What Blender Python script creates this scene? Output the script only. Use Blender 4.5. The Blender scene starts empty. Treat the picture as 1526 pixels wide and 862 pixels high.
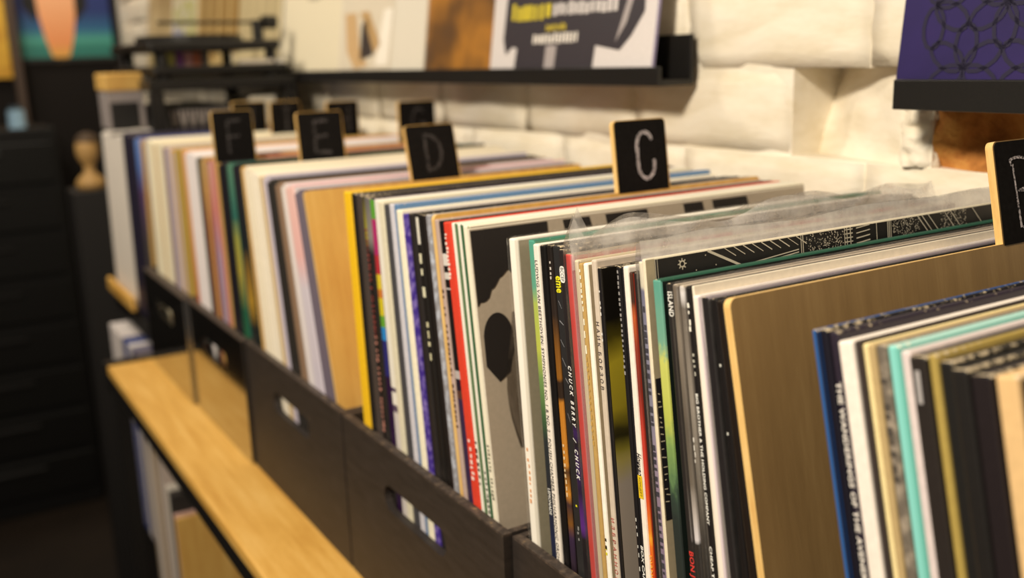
import bpy, bmesh, math, random
from mathutils import Vector, Matrix, noise

# ------------------------------------------------------------------ camera, world, lights, exposure
scene = bpy.context.scene
COL = scene.collection
cam_data = bpy.data.cameras.new('camera')
cam = bpy.data.objects.new('camera', cam_data)
COL.objects.link(cam)
right = Vector((0.854, -0.5194, -0.0311)); fwd = Vector((0.4999, 0.8355, -0.2279))
right.normalize(); fwd.normalize(); up = right.cross(fwd); right = fwd.cross(up)
cam.matrix_world = Matrix(((right.x, up.x, -fwd.x, -0.3078), (right.y, up.y, -fwd.y, -0.3235),
                           (right.z, up.z, -fwd.z, 0.4191), (0, 0, 0, 1)))
cam_data.sensor_width = 36.0
cam_data.lens = 36.0 * 1484 / 1526
cam_data.clip_start = 0.02
cam_data.dof.use_dof = True
cam_data.dof.focus_distance = 0.562
cam_data.dof.aperture_fstop = 4.8
scene.camera = cam

world = bpy.data.worlds.new('world'); scene.world = world; world.use_nodes = True
bg = world.node_tree.nodes['Background']
bg.inputs[0].default_value = (1.0, 0.86, 0.70, 1); bg.inputs[1].default_value = 0.13

def area(name, loc, target, size, watts, color):
    l = bpy.data.lights.new(name, 'AREA'); l.shape = 'DISK'; l.size = size; l.energy = watts; l.color = color
    o = bpy.data.objects.new(name, l); COL.objects.link(o); o.location = loc
    o.rotation_euler = (Vector(target) - Vector(loc)).to_track_quat('-Z', 'Y').to_euler()
    return o
area('shop_lamp', (-0.95, -0.16, 1.15), (0.2, 0.30, 0.2), 0.20, 30, (1.0, 0.88, 0.71))
area('far_fill', (-0.50, 1.50, 1.25), (0.30, 1.75, 0.35), 0.25, 12, (1.0, 0.88, 0.71))  # added fill without a visible source, lifts the far spines and ledge covers
area('poster_fill', (-0.10, 2.98, 1.25), (0.16, 3.3, 0.5), 0.2, 5, (1.0, 0.88, 0.71))  # extra fill put in only to brighten the poster on the back wall

vs = scene.view_settings
scene.display_settings.display_device = 'sRGB'
vs.view_transform = 'Standard'; vs.look = 'None'; vs.gamma = 1.0; vs.use_curve_mapping = False
vs.exposure = 0.0
scene.cycles.max_bounces = 8; scene.cycles.transparent_max_bounces = 24
scene.cycles.use_denoising = True

# ------------------------------------------------------------------ helpers
rnd = random.Random(5)
def lin(h):
    def f(c):
        c /= 255.0
        return c / 12.92 if c <= 0.04045 else ((c + 0.055) / 1.055) ** 2.4
    return (f(int(h[0:2], 16)), f(int(h[2:4], 16)), f(int(h[4:6], 16)), 1.0)

class NT:
    """small helper round a material node tree"""
    def __init__(self, name, rough=0.5, spec=0.5):
        self.m = bpy.data.materials.new(name); self.m.use_nodes = True
        self.t = self.m.node_tree; self.n = self.t.nodes; self.b = self.n['Principled BSDF']
        self.b.inputs['Roughness'].default_value = rough
        self.b.inputs['Specular IOR Level'].default_value = spec
        self._co = None
    def link(self, a, b): self.t.links.new(a, b)
    def co(self):
        if not self._co:
            self._co = self.n.new('ShaderNodeTexCoord').outputs['Object']
        return self._co
    def noise(self, scale, detail=3.0, stretch=None, rough=0.55):
        n = self.n.new('ShaderNodeTexNoise'); n.inputs['Scale'].default_value = scale
        n.inputs['Detail'].default_value = detail; n.inputs['Roughness'].default_value = rough
        src = self.co()
        if stretch:
            mp = self.n.new('ShaderNodeMapping'); mp.inputs['Scale'].default_value = stretch
            self.link(src, mp.inputs[0]); src = mp.outputs[0]
        self.link(src, n.inputs['Vector']); return n.outputs[0]
    def ramp(self, fac, stops, mode='LINEAR'):
        r = self.n.new('ShaderNodeValToRGB'); r.color_ramp.interpolation = mode
        e = r.color_ramp.elements
        while len(e) < len(stops): e.new(0.5)
        for el, (p, c) in zip(e, stops):
            el.position = p; el.color = lin(c) if isinstance(c, str) else c
        self.link(fac, r.inputs[0]); return r.outputs[0]
    def math(self, op, a, b=None, clamp=False):
        n = self.n.new('ShaderNodeMath'); n.operation = op; n.use_clamp = clamp
        for i, v in enumerate((a, b)):
            if v is None: continue
            if isinstance(v, (int, float)): n.inputs[i].default_value = v
            else: self.link(v, n.inputs[i])
        return n.outputs[0]
    def axis(self, k):
        s = self.n.new('ShaderNodeSeparateXYZ'); self.link(self.co(), s.inputs[0]); return s.outputs[k]
    def mix(self, fac, a, b):
        n = self.n.new('ShaderNodeMix'); n.data_type = 'RGBA'
        for sock, v in ((n.inputs[0], fac), (n.inputs[6], a), (n.inputs[7], b)):
            if isinstance(v, str): sock.default_value = lin(v)
            elif isinstance(v, (int, float, tuple)): sock.default_value = v
            else: self.link(v, sock)
        return n.outputs[2]
    def color(self, c):
        if isinstance(c, str): self.b.inputs['Base Color'].default_value = lin(c)
        else: self.link(c, self.b.inputs['Base Color'])
        return self
    def bump(self, height, strength=0.3, dist=0.001):
        n = self.n.new('ShaderNodeBump'); n.inputs['Strength'].default_value = strength
        n.inputs['Distance'].default_value = dist
        self.link(height, n.inputs['Height']); self.link(n.outputs[0], self.b.inputs['Normal']); return self

_mc = {}
def plain(hexc, rough=0.5, spec=0.5, grain=0.05, scale=260):
    k = ('plain', hexc, rough, spec, grain, scale)
    if k not in _mc:
        m = NT('paper_' + hexc, rough, spec)
        n = m.noise(scale, 2)
        c = lin(hexc); d = tuple(x * (1 - grain) for x in c[:3]) + (1,); e = tuple(min(1, x * (1 + grain)) for x in c[:3]) + (1,)
        m.color(m.ramp(n, [(0.3, d), (0.7, e)])); _mc[k] = m.m
    return _mc[k]

def obj(name, bm, mats, parent=None, loc=None, rot=None, smooth=False):
    me = bpy.data.meshes.new(name)
    bmesh.ops.recalc_face_normals(bm, faces=bm.faces)
    bm.to_mesh(me); bm.free()
    return obj_me(name, me, mats, parent, loc, rot, smooth)
def obj_me(name, me, mats, parent=None, loc=None, rot=None, smooth=False):
    if mats is not None:
        for m in (mats if isinstance(mats, (list, tuple)) else [mats]): me.materials.append(m)
    if smooth:
        for p in me.polygons: p.use_smooth = True
    o = bpy.data.objects.new(name, me); COL.objects.link(o)
    if parent: o.parent = parent
    if loc: o.location = loc
    if rot: o.rotation_euler = rot
    return o
def empty(name, loc=(0, 0, 0), rot=(0, 0, 0)):
    o = bpy.data.objects.new(name, None); COL.objects.link(o); o.location = loc; o.rotation_euler = rot
    o.empty_display_size = 0.02
    return o
def tag(o, label, cat, group=None):
    o['label'] = label; o['category'] = cat
    if group: o['group'] = group
    return o
def structure(o):
    o['kind'] = 'structure'; return o

def box(bm, lo, hi, bevel=0.0, seg=1):
    r = bmesh.ops.create_cube(bm, size=1.0)
    v = r['verts']
    for q in v:
        q.co = Vector((lo[i] + (q.co[i] + 0.5) * (hi[i] - lo[i]) for i in range(3)))
    if bevel:
        ed = list({e for q in v for e in q.link_edges})
        bmesh.ops.bevel(bm, geom=ed, offset=bevel, segments=seg, affect='EDGES', profile=0.5)
    return bm
def boxes(*specs):
    bm = bmesh.new()
    for s in specs:
        b2 = bmesh.new(); box(b2, *s)
        me = bpy.data.meshes.new('t'); b2.to_mesh(me); b2.free(); bm.from_mesh(me); bpy.data.meshes.remove(me)
    return bm
def cyl(bm, p0, p1, r0, r1=None, n=20):
    r1 = r0 if r1 is None else r1
    p0, p1 = Vector(p0), Vector(p1); z = (p1 - p0).normalized()
    x = z.orthogonal().normalized(); y = z.cross(x)
    a = [bm.verts.new(p0 + r0 * (x * math.cos(2 * math.pi * i / n) + y * math.sin(2 * math.pi * i / n))) for i in range(n)]
    b = [bm.verts.new(p1 + r1 * (x * math.cos(2 * math.pi * i / n) + y * math.sin(2 * math.pi * i / n))) for i in range(n)]
    for i in range(n): bm.faces.new((a[i], a[(i + 1) % n], b[(i + 1) % n], b[i]))
    bm.faces.new(a[::-1]); bm.faces.new(b)
    return bm
def poly(bm, pts, f):
    """flat polygon, 2D points mapped to 3D by f"""
    vs_ = [bm.verts.new(f(*p)) for p in pts]
    return bm.faces.new(vs_)
def ribbon(bm, pts, w, f, jitter=0.0):
    P = [Vector(p).to_2d() for p in pts]; L = []; Rr = []
    for i, p in enumerate(P):
        d = (P[min(i + 1, len(P) - 1)] - P[max(i - 1, 0)])
        if d.length < 1e-9: d = Vector((1, 0))
        d.normalize(); n = Vector((-d.y, d.x)); ww = w * (1 + jitter * (rnd.random() - 0.5)) / 2
        L.append(bm.verts.new(f(*(p + n * ww)))); Rr.append(bm.verts.new(f(*(p - n * ww))))
    for i in range(len(P) - 1): bm.faces.new((L[i], L[i + 1], Rr[i + 1], Rr[i]))
def arc(cx, cy, rx, ry, a0, a1, n=14):
    return [(cx + rx * math.cos(math.radians(a0 + (a1 - a0) * i / n)), cy + ry * math.sin(math.radians(a0 + (a1 - a0) * i / n))) for i in range(n + 1)]

def text_mesh(body, bold=False, shear=0.0, spacing=1.05):
    """lettering as a flat mesh, origin at the left of the baseline, cap height about 0.7"""
    cu = bpy.data.curves.new('lettering', 'FONT'); cu.body = body; cu.resolution_u = 2; cu.shear = shear
    cu.space_character = spacing
    if bold: cu.offset = 0.022
    o = bpy.data.objects.new('lettering', cu); COL.objects.link(o)
    bpy.context.view_layer.update()
    me = bpy.data.meshes.new_from_object(o.evaluated_get(bpy.context.evaluated_depsgraph_get()))
    bpy.data.objects.remove(o); bpy.data.curves.remove(cu)
    me.materials.clear()
    return me

# ------------------------------------------------------------------ shared materials
def wood_mat(name, c1, c2, c3, axis='x', rough=0.45, scale=9):
    m = NT(name, rough, 0.4)
    st = {'x': (1.2, 14, 14), 'y': (14, 1.2, 14), 'z': (14, 14, 1.2)}[axis]
    n = m.noise(scale, 5, st, 0.6); n2 = m.noise(scale * 9, 3, st, 0.6)
    f = m.math('ADD', m.math('MULTIPLY', n, 0.75), m.math('MULTIPLY', n2, 0.25))
    m.color(m.ramp(f, [(0.32, c1), (0.52, c2), (0.68, c3)])); m.bump(n2, 0.12, 0.0004)
    return m.m
PLY = wood_mat('birch_plywood', 'c4944a', 'd2a75a', 'dcb56a', 'z', 0.5, 6)
PLYB = wood_mat('brown_plywood', '8a6d44', '96784c', 'a28456', 'z', 0.5, 6)
PLYEDGE = wood_mat('plywood_edge', 'cfa25c', 'e0ba76', 'eac888', 'z', 0.55, 20)
OAK = wood_mat('oiled_oak', 'c9943f', 'dcab55', 'e6ba6a', 'y', 0.5, 7)
def black_wood():
    m = NT('black_stained_wood', 0.55, 0.35)
    n = m.noise(30, 5, (1, 1, 6), 0.6); n2 = m.noise(220, 3)
    m.color(m.ramp(n, [(0.3, '27221f'), (0.6, '322c29'), (0.75, '3a332f')])); m.bump(n2, 0.25, 0.0006)
    return m.m
BLACKWOOD = black_wood()
def black_wood_edge():
    m = NT('black_wood_rubbed_edge', 0.6, 0.3)
    n = m.noise(170, 4)
    m.color(m.ramp(n, [(0.45, '3a322d'), (0.62, '564a41'), (0.74, '8d744f')]))
    return m.m
BLACKEDGE = black_wood_edge()
def gloss_black():
    m = NT('black_gloss_lacquer', 0.10, 1.0)
    m.color(m.ramp(m.noise(40, 3), [(0.3, '100e0d'), (0.7, '171412')]))
    m.b.inputs['IOR'].default_value = 2.6
    m.b.inputs['Coat Weight'].default_value = 1.0; m.b.inputs['Coat Roughness'].default_value = 0.08
    m.b.inputs['Coat IOR'].default_value = 2.0
    return m.m
GLOSS = gloss_black()
def black_metal():
    m = NT('black_powder_coat', 0.42, 0.4)
    m.color(m.ramp(m.noise(500, 2), [(0.3, '121110'), (0.7, '1a1817')])); return m.m
METAL = black_metal()
def chalk_mat():
    m = NT('chalk', 0.95, 0.05)
    n = m.noise(900, 3, None, 0.7)
    m.color(m.ramp(n, [(0.40, '2a2827'), (0.50, 'a8a0a2'), (0.62, 'cfc8ca')])); return m.m
CHALK = chalk_mat()
def chalk_dim():
    m = NT('dim_chalk', 0.95, 0.05)  # chalk in darker greys for the blurred, barely visible letters
    m.color(m.ramp(m.noise(600, 3, None, 0.7), [(0.42, '1b1918'), (0.55, '4a4646'), (0.70, '6e6868')])); return m.m
CHALKDIM = chalk_dim()
def board_black():
    m = NT('chalkboard_black', 0.9, 0.06)
    m.color(m.ramp(m.noise(300, 3), [(0.3, '131110'), (0.7, '1b1918')])); return m.m
BOARDBLACK = board_black()
def painted_brick():
    m = NT('cream_painted_brick', 0.6, 0.3)
    n = m.noise(26, 5, (1, 0.5, 1.7), 0.6); n2 = m.noise(120, 4, (1, 0.6, 1.6), 0.6)
    m.color(m.ramp(n, [(0.25, 'd8ccb2'), (0.5, 'e8dfcc'), (0.75, 'f0e9da')]))
    m.bump(m.math('ADD', n, m.math('MULTIPLY', n2, 0.35)), 0.35, 0.004)
    return m.m
WALLPAINT = painted_brick()
def raw_brick():
    m = NT('raw_orange_brick', 0.85, 0.2)
    n = m.noise(45, 5, None, 0.65)
    m.color(m.ramp(n, [(0.25, '7a4a20'), (0.5, 'b5773a'), (0.75, 'd09a50')])); m.bump(n, 0.7, 0.006); return m.m
RAWBRICK = raw_brick()

def plastic_mat(name, white=0.16, gloss=0.14, rough=0.12, bump=0.0):
    m = bpy.data.materials.new(name); m.use_nodes = True; t = m.node_tree; t.nodes.clear()
    out = t.nodes.new('ShaderNodeOutputMaterial'); tr = t.nodes.new('ShaderNodeBsdfTransparent')
    gl = t.nodes.new('ShaderNodeBsdfGlossy'); gl.inputs['Roughness'].default_value = rough
    df = t.nodes.new('ShaderNodeBsdfDiffuse'); df.inputs[0].default_value = (0.85, 0.82, 0.78, 1)
    lw = t.nodes.new('ShaderNodeLayerWeight'); lw.inputs[0].default_value = 0.35
    co = t.nodes.new('ShaderNodeTexCoord'); nz = t.nodes.new('ShaderNodeTexNoise')
    nz.inputs['Scale'].default_value = 90; nz.inputs['Detail'].default_value = 4
    t.links.new(co.outputs['Object'], nz.inputs['Vector'])
    m1 = t.nodes.new('ShaderNodeMixShader'); m2 = t.nodes.new('ShaderNodeMixShader')
    mul = t.nodes.new('ShaderNodeMath'); mul.operation = 'MULTIPLY'; mul.inputs[1].default_value = white * 2
    t.links.new(nz.outputs[0], mul.inputs[0])
    t.links.new(mul.outputs[0], m1.inputs[0]); t.links.new(tr.outputs[0], m1.inputs[1]); t.links.new(df.outputs[0], m1.inputs[2])
    ad = t.nodes.new('ShaderNodeMath'); ad.operation = 'MULTIPLY_ADD'; ad.inputs[1].default_value = 0.26; ad.inputs[2].default_value = gloss * 0.4
    t.links.new(lw.outputs['Fresnel'], ad.inputs[0])
    t.links.new(ad.outputs[0], m2.inputs[0]); t.links.new(m1.outputs[0], m2.inputs[1]); t.links.new(gl.outputs[0], m2.inputs[2])
    bp = t.nodes.new('ShaderNodeBump'); bp.inputs['Strength'].default_value = bump; bp.inputs['Distance'].default_value = 0.003
    t.links.new(nz.outputs[0], bp.inputs['Height']); t.links.new(bp.outputs[0], gl.inputs['Normal'])
    t.links.new(m2.outputs[0], out.inputs[0])
    return m
PLASTIC = plastic_mat('clear_plastic', 0.03, 0.07, 0.12, 0.2)
CRINKLE = plastic_mat('crumpled_clear_plastic', 0.34, 0.16, 0.16, 0.8)
CLOUDY = plastic_mat('cloudy_clear_plastic', 0.42, 0.12, 0.2, 0.25)

# ------------------------------------------------------------------ setting
structure(obj('floor', boxes(((-3.0, -1.5, -0.95), (0.36, 3.4, -0.90))), (lambda m: (m.color(m.ramp(m.noise(3, 4), [(0.3, '1d1712'), (0.7, '2c231b')])), m.m)[1])(NT('dark_floor', 0.5, 0.4))))
structure(obj('wall_back', boxes(((-3.0, 3.3, -0.90), (0.36, 3.4, 1.6))), plain('1b1715', 0.8, 0.2)))

# painted brick wall on the right: mortar body with two openings, bricks set proud of it
WX = 0.360
NZ0, NZ1 = 0.325, 0.401              # the course in which bricks are missing
NY0, NY1 = 0.196, 0.309              # pale niche
HY0, HY1 = -0.04, 0.166              # dark orange hole under the right shelf
MX = WX + 0.0045
mortar = boxes(((MX, -1.2, -0.90), (0.56, 3.3, NZ0)), ((MX, -1.2, NZ1), (0.56, 3.3, 1.6)),
               ((MX, -1.2, NZ0), (0.56, HY0, NZ1)), ((MX, HY1, NZ0), (0.56, NY0, NZ1)), ((MX, NY1, NZ0), (0.56, 3.3, NZ1)),
               ((WX + 0.055, HY0, NZ0), (0.56, HY1, NZ1)), ((WX + 0.078, NY0, NZ0), (0.56, NY1, NZ1)))
wall = structure(obj('wall_right', mortar, WALLPAINT))
def brick_mesh(length, height, seed):
    nx, nz = max(4, int(length / 0.022)), 5
    bm = bmesh.new(); g = []
    for i in range(nx + 1):
        row = []
        for k in range(nz + 1):
            y = -length / 2 + length * i / nx; z = -height / 2 + height * k / nz
            ed = min(i, nx - i) == 0 or min(k, nz - k) == 0
            dx = 0.0032 if ed else 0.0
            p = Vector((y * 18 + seed * 3.1, z * 18, seed))
            dx += 0.0030 * noise.noise(p) + 0.0016 * noise.noise(p * 3)
            row.append(bm.verts.new((dx, y + 0.0015 * noise.noise(p + Vector((9, 0, 0))), z + 0.0015 * noise.noise(p + Vector((0, 9, 0))))))
        g.append(row)
    for i in range(nx):
        for k in range(nz): bm.faces.new((g[i][k], g[i][k + 1], g[i + 1][k + 1], g[i + 1][k]))
    # sides back into the mortar
    ring = [g[i][0] for i in range(nx + 1)] + [g[nx][k] for k in range(1, nz + 1)] + [g[i][nz] for i in range(nx - 1, -1, -1)] + [g[0][k] for k in range(nz - 1, 0, -1)]
    back = [bm.verts.new((0.024, v.co.y, v.co.z)) for v in ring]
    for i in range(len(ring)):
        j = (i + 1) % len(ring); bm.faces.new((ring[i], ring[j], back[j], back[i]))
    me = bpy.data.meshes.new('brick'); bmesh.ops.recalc_face_normals(bm, faces=bm.faces); bm.to_mesh(me); bm.free()
    me.materials.append(WALLPAINT)
    for p in me.polygons: p.use_smooth = True
    return me
BH = 0.076; BL = 0.222; J = 0.002
full = [brick_mesh(BL - J, BH - J, s) for s in range(5)]
def add_brick(me, y, z, sy=1.0):
    o = bpy.data.objects.new('brick', me); COL.objects.link(o); o.parent = wall
    o.location = (WX + rnd.uniform(-0.0015, 0.0015), y, z); o.scale = (1, sy, 1)
for r in range(-2, 8):
    z = NZ0 + BH * (r + 0.5)
    if r == 0:
        spans = [(NY1 + k * BL, NY1 + (k + 1) * BL) for k in range(0, 14)]
    else:
        off = (0.5 if r % 2 else 0.0) * BL - 0.15
        spans = [(off - 0.4 + k * BL, off - 0.4 + (k + 1) * BL) for k in range(0, 17)]
    for (a, b) in spans:
        if b > 3.28: continue
        add_brick(full[rnd.randrange(5)], (a + b) / 2, z, (b - a - J) / (BL - J))
# lump of raw brick and plaster in the broken hole
hole = bmesh.new(); g = []
for i in range(19):
    row = []
    for k in range(9):
        y = HY0 + (HY1 - HY0) * i / 18; z = NZ0 + (NZ1 - NZ0) * k / 8
        p = Vector((y * 30, z * 30, 4)); row.append(hole.verts.new((WX + 0.010 + 0.022 * noise.noise(p) + 0.012 * i / 18 * 0, y, z)))
    g.append(row)
for i in range(18):
    for k in range(8): hole.faces.new((g[i][k], g[i][k + 1], g[i + 1][k + 1], g[i + 1][k]))
obj('raw_brick', hole, RAWBRICK, wall, smooth=True)
# rough plaster lip along the left side of that hole
lip = bmesh.new(); g = []
for k in range(29):
    z = NZ0 + (NZ1 - NZ0) * k / 28; row = []
    for i in range(17):
        a = math.pi * i / 16; p = Vector((i * 0.35, k * 0.42, 2.0))
        rr = 1.0 + 0.45 * noise.noise(p) + 0.2 * noise.noise(p * 2.6)
        row.append(lip.verts.new((WX + 0.012 - 0.013 * math.sin(a) * rr, (HY1 + NY0) / 2 - 0.018 * math.cos(a) * (0.9 + 0.25 * noise.noise(p * 1.7)), z)))
    g.append(row)
for k in range(28):
    for i in range(16): lip.faces.new((g[k][i], g[k][i + 1], g[k + 1][i + 1], g[k + 1][i]))
obj('plaster_lip', lip, WALLPAINT, wall, smooth=True)
# sloping plaster at the back of the pale niche
nb = bmesh.new(); g = []
for i in range(15):
    row = []
    for k in range(11):
        a, b = i / 14, k / 10
        y = NY0 + (NY1 - NY0) * a; z = NZ0 + (NZ1 - NZ0) * b
        d = 0.010 + 0.058 * (a ** 1.2) * (0.5 + 0.5 * b)
        row.append(nb.verts.new((WX + d + 0.003 * noise.noise(Vector((y * 40, z * 40, 1))), y, z)))
    g.append(row)
for i in range(14):
    for k in range(10): nb.faces.new((g[i][k], g[i][k + 1], g[i + 1][k + 1], g[i + 1][k]))
obj('niche_plaster', nb, WALLPAINT, wall, smooth=True)

# ------------------------------------------------------------------ wall ledges
def ledge(name, y0, y1, zb, label, lip_h, back_h, xf=0.310):
    t = empty(name, (WX, y0, zb)); tag(t, label, 'shelf')
    xb = WX - 0.0045
    def part(nm, lo, hi):
        lo = (lo[0] - WX, lo[1] - y0, lo[2] - zb); hi = (hi[0] - WX, hi[1] - y0, hi[2] - zb)
        obj(nm, boxes((lo, hi, 0.001, 2)), METAL, t)
    part('base', (xf + 0.0053, y0, zb), (xb, y1, zb + 0.006))
    part('front_lip', (xf, y0, zb), (xf + 0.005, y1, zb + lip_h))
    part('back_plate', (xb - 0.005, y0, zb + 0.006), (xb, y1, zb + back_h))
    return t
ledge('picture_ledge', 0.428, 2.75, 0.3865, 'long black picture ledge on the cream wall holding leaning record covers', 0.0185, 0.048)
ledge('picture_ledge', -0.45, 0.1625, 0.3725, 'black picture ledge at the upper right carrying the purple cover', 0.0215, 0.05)

# covers leaning on the ledges: local x runs along the wall towards the viewer's right, z up, face to -y
def cover(y_right, z0, label, mat, lean=9, w=0.312, t=0.004, x_foot=0.318, edge='d8d0c0', group=None):
    me_bm = bmesh.new(); box(me_bm, (0, 0, 0), (w, t, 0.312), 0.0006, 1)
    o = obj('record_cover', me_bm, [mat, plain(edge)], None)
    # local +x -> world -y ; local -y (face) -> world -x
    a = math.radians(lean)
    ex = Vector((0, -1, 0)); ez = Vector((math.sin(a), 0, math.cos(a))); ey = ez.cross(ex)
    o.matrix_world = Matrix(((ex.x, ey.x, ez.x, x_foot), (ex.y, ey.y, ez.y, y_right + w), (ex.z, ey.z, ez.z, z0), (0, 0, 0, 1)))
    for p in o.data.polygons:
        if abs(p.normal.y) < 0.9: p.material_index = 1
    tag(o, label, 'record', group)
    return o
FACE = lambda x, z: (x, -0.0004, z)
LZ = 0.3935
c1 = cover(0.447, LZ, 'pale grey record cover with dark jacket torso print, right end of long ledge', plain('d9d3d2', 0.35), 8, x_foot=0.3165, edge='8f86a8')
b = bmesh.new()
poly(b, [(0.056, 0.0), (0.060, 0.034), (0.050, 0.036), (0.036, 0.027), (0.028, 0.045), (0.030, 0.09), (0.05, 0.15), (0.10, 0.185), (0.15, 0.17), (0.20, 0.185), (0.26, 0.15),
         (0.290, 0.10), (0.293, 0.065), (0.275, 0.042), (0.258, 0.028), (0.216, 0.034), (0.213, 0.0)], FACE)
obj('jacket_print', b, plain('39343a', 0.4), c1)
b = bmesh.new()
f2 = lambda x, z: (x, -0.0008, z)
poly(b, [(0.121, 0.0), (0.123, 0.036), (0.144, 0.036), (0.141, 0.0)], f2)
obj('pale_strip', b, plain('a8a0a0', 0.4), c1)
b = bmesh.new(); poly(b, [(0.250, 0.036), (0.266, 0.055), (0.276, 0.085), (0.268, 0.088)], f2)
obj('sleeve_highlight', b, plain('a8a0a0', 0.4), c1)
def squiggle(parent, x0, x1, z, h, col, step, name='lettering', yy=-0.001):
    bb = bmesh.new(); x = x0; k = 0
    while x < x1:
        w_ = step * (0.55 + 0.3 * rnd.random()); zz = z + (rnd.random() - 0.5) * h * 0.15; hh = h * (0.8 + 0.25 * rnd.random())
        poly(bb, [(x, zz), (x + w_, zz), (x + w_, zz + hh), (x, zz + hh)], lambda a, c: (a, yy, c)); x += step; k += 1
    return obj(name, bb, plain(col, 0.5), parent)
squiggle(c1, 0.095, 0.184, 0.0385, 0.0105, 'e0dad2', 0.007)
squiggle(c1, 0.120, 0.160, 0.052, 0.007, 'b8a63a', 0.005)
squiggle(c1, 0.045, 0.124, 0.066, 0.018, 'd2c034', 0.012)
squiggle(c1, 0.132, 0.245, 0.068, 0.014, 'd4cecc', 0.010)

def blotch(name, stops, scale, rough=0.4, dist=None):
    m = NT(name, rough, 0.5); m.color(m.ramp(m.noise(scale, 3), stops)); return m.m
c2 = cover(0.672, LZ, 'brown and amber record cover with smoky pattern, second from the right on long ledge',
           blotch('amber_smoke', [(0.30, '3a332f'), (0.45, '6a4a28'), (0.58, 'a8732f'), (0.72, '5a4630')], 6), 8, x_foot=0.3195, edge='6a5030')
c3 = cover(0.945, LZ, 'record cover with wide white border round a tan and dark picture, third on long ledge', plain('e0dacb', 0.4), 8, x_foot=0.3165, edge='e4decf')
b = bmesh.new(); poly(b, [(0.004, 0.012), (0.205, 0.012), (0.215, 0.30), (0.004, 0.30)], FACE); obj('picture', b, plain('d6ccb8', 0.5), c3)
f3 = lambda x, z: (x, -0.0008, z)
b = bmesh.new(); poly(b, [(0.020, 0.10), (0.066, 0.10), (0.086, 0.045), (0.122, 0.018), (0.070, 0.013), (0.036, 0.04)], f3); obj('tan_shape', b, plain('c6a578', 0.5), c3)
b = bmesh.new(); poly(b, [(0.090, 0.026), (0.142, 0.034), (0.108, 0.09), (0.090, 0.08)], f3); obj('dark_shape', b, plain('3c332f', 0.5), c3)
b = bmesh.new(); poly(b, [(0.080, 0.10), (0.116, 0.10), (0.166, 0.050), (0.145, 0.036)], f3); obj('tan_band', b, plain('b99868', 0.5), c3)
b = bmesh.new(); poly(b, [(0.150, 0.018), (0.196, 0.018), (0.204, 0.10), (0.172, 0.10)], f3); obj('white_shape', b, plain('efe9dc', 0.5), c3)
c4 = cover(1.240, LZ, 'cream record cover with greyish centre, behind the right end of the turntable', plain('e2d8bd', 0.45), 8, x_foot=0.3195)
b = bmesh.new(); poly(b, arc(0.16, 0.2, 0.09, 0.07, 0, 340, 20), FACE)
obj('picture', b, plain('b9b19a', 0.5), c4)
c5 = cover(1.560, LZ, 'cream and brown barred record cover behind the middle of the turntable', plain('d4c49a', 0.45), 8)
squiggle(c5, 0.03, 0.30, 0.05, 0.22, 'b5a57e', 0.055, 'bars')
c6 = cover(1.88, LZ, 'tan record cover with dark bars behind the turntable platter', plain('cdb27a', 0.45), 8)
squiggle(c6, 0.05, 0.30, 0.05, 0.20, '9a7a44', 0.08, 'bars')
c7 = cover(2.20, LZ, 'white, lime and blue record cover behind the left of the turntable',
           blotch('lime_blue', [(0.34, '5a78c0'), (0.42, 'e6e0cc'), (0.52, 'b8bc5a'), (0.62, 'e8e2d0'), (0.74, 'd8b46a')], 14), 8)
c8 = cover(2.43, LZ, 'pale tan record cover at the far left end of long ledge', blotch('pale_tan', [(0.3, 'a08a5c'), (0.6, 'd6c496')], 8), 8, w=0.30, x_foot=0.3155)

# purple cover on the right ledge: overlapping petal rings
def purple():
    m = NT('purple_print', 0.5, 0.4)
    n = m.noise(14, 3); m.color(m.ramp(n, [(0.3, '1e1446'), (0.55, '261a54'), (0.75, '2e1c56')])); return m.m
cp = cover(-0.145, 0.3795, 'deep purple record cover with overlapping petal rings at the upper right', purple(), 6, x_foot=0.3165, edge='2a1c54')
b = bmesh.new()
S = 0.054
for i in range(-1, 6):
    for k in range(-1, 6):
        cx = i * S + (0.5 * S if k % 2 else 0); cz = 0.022 + k * S * 0.80
        for a in range(6):
            th = math.radians(60 * a + 30)
            pts = []
            for q in range(13):
                s_ = q / 12 * 2 * math.pi
                ex_, ez_ = 0.0155 + 0.0145 * math.cos(s_), 0.0080 * math.sin(s_)
                pts.append((cx + ex_ * math.cos(th) - ez_ * math.sin(th), cz + ex_ * math.sin(th) + ez_ * math.cos(th)))
            if all(0.002 < p[0] < 0.31 and 0.002 < p[1] < 0.31 for p in pts):
                ribbon(b, pts, 0.0030, FACE)
pp = obj('petal_print', b, plain('140d30', 0.6), cp); pp['kind'] = 'stuff'

# ------------------------------------------------------------------ bench that carries the crates
bench = empty('record_bench', (0.13, 0.4, -0.90)); tag(bench, 'long black steel bench with a golden oak top under the row of record crates', 'bench')
def bpart(nm, mat, *specs):
    sp = []
    for s in specs:
        lo, hi = s[0], s[1]
        sp.append(((lo[0] - 0.13, lo[1] - 0.4, lo[2] + 0.90), (hi[0] - 0.13, hi[1] - 0.4, hi[2] + 0.90)) + tuple(s[2:]))
    return obj(nm, boxes(*sp), mat, bench)
BT = -0.0452
bpart('oak_top', OAK, ((-0.0815, -0.75, BT - 0.016), (0.345, 1.327, BT), 0.0025, 2))
bpart('rail', METAL, ((-0.078, -0.74, BT - 0.046), (-0.058, 1.325, BT - 0.0165), 0.001, 1))
bpart('rail', METAL, ((0.318, -0.74, BT - 0.046), (0.338, 1.325, BT - 0.0165), 0.001, 1))
bpart('end_rail', METAL, ((-0.085, 1.328, BT - 0.046), (0.345, 1.345, BT + 0.004), 0.001, 1))
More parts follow.
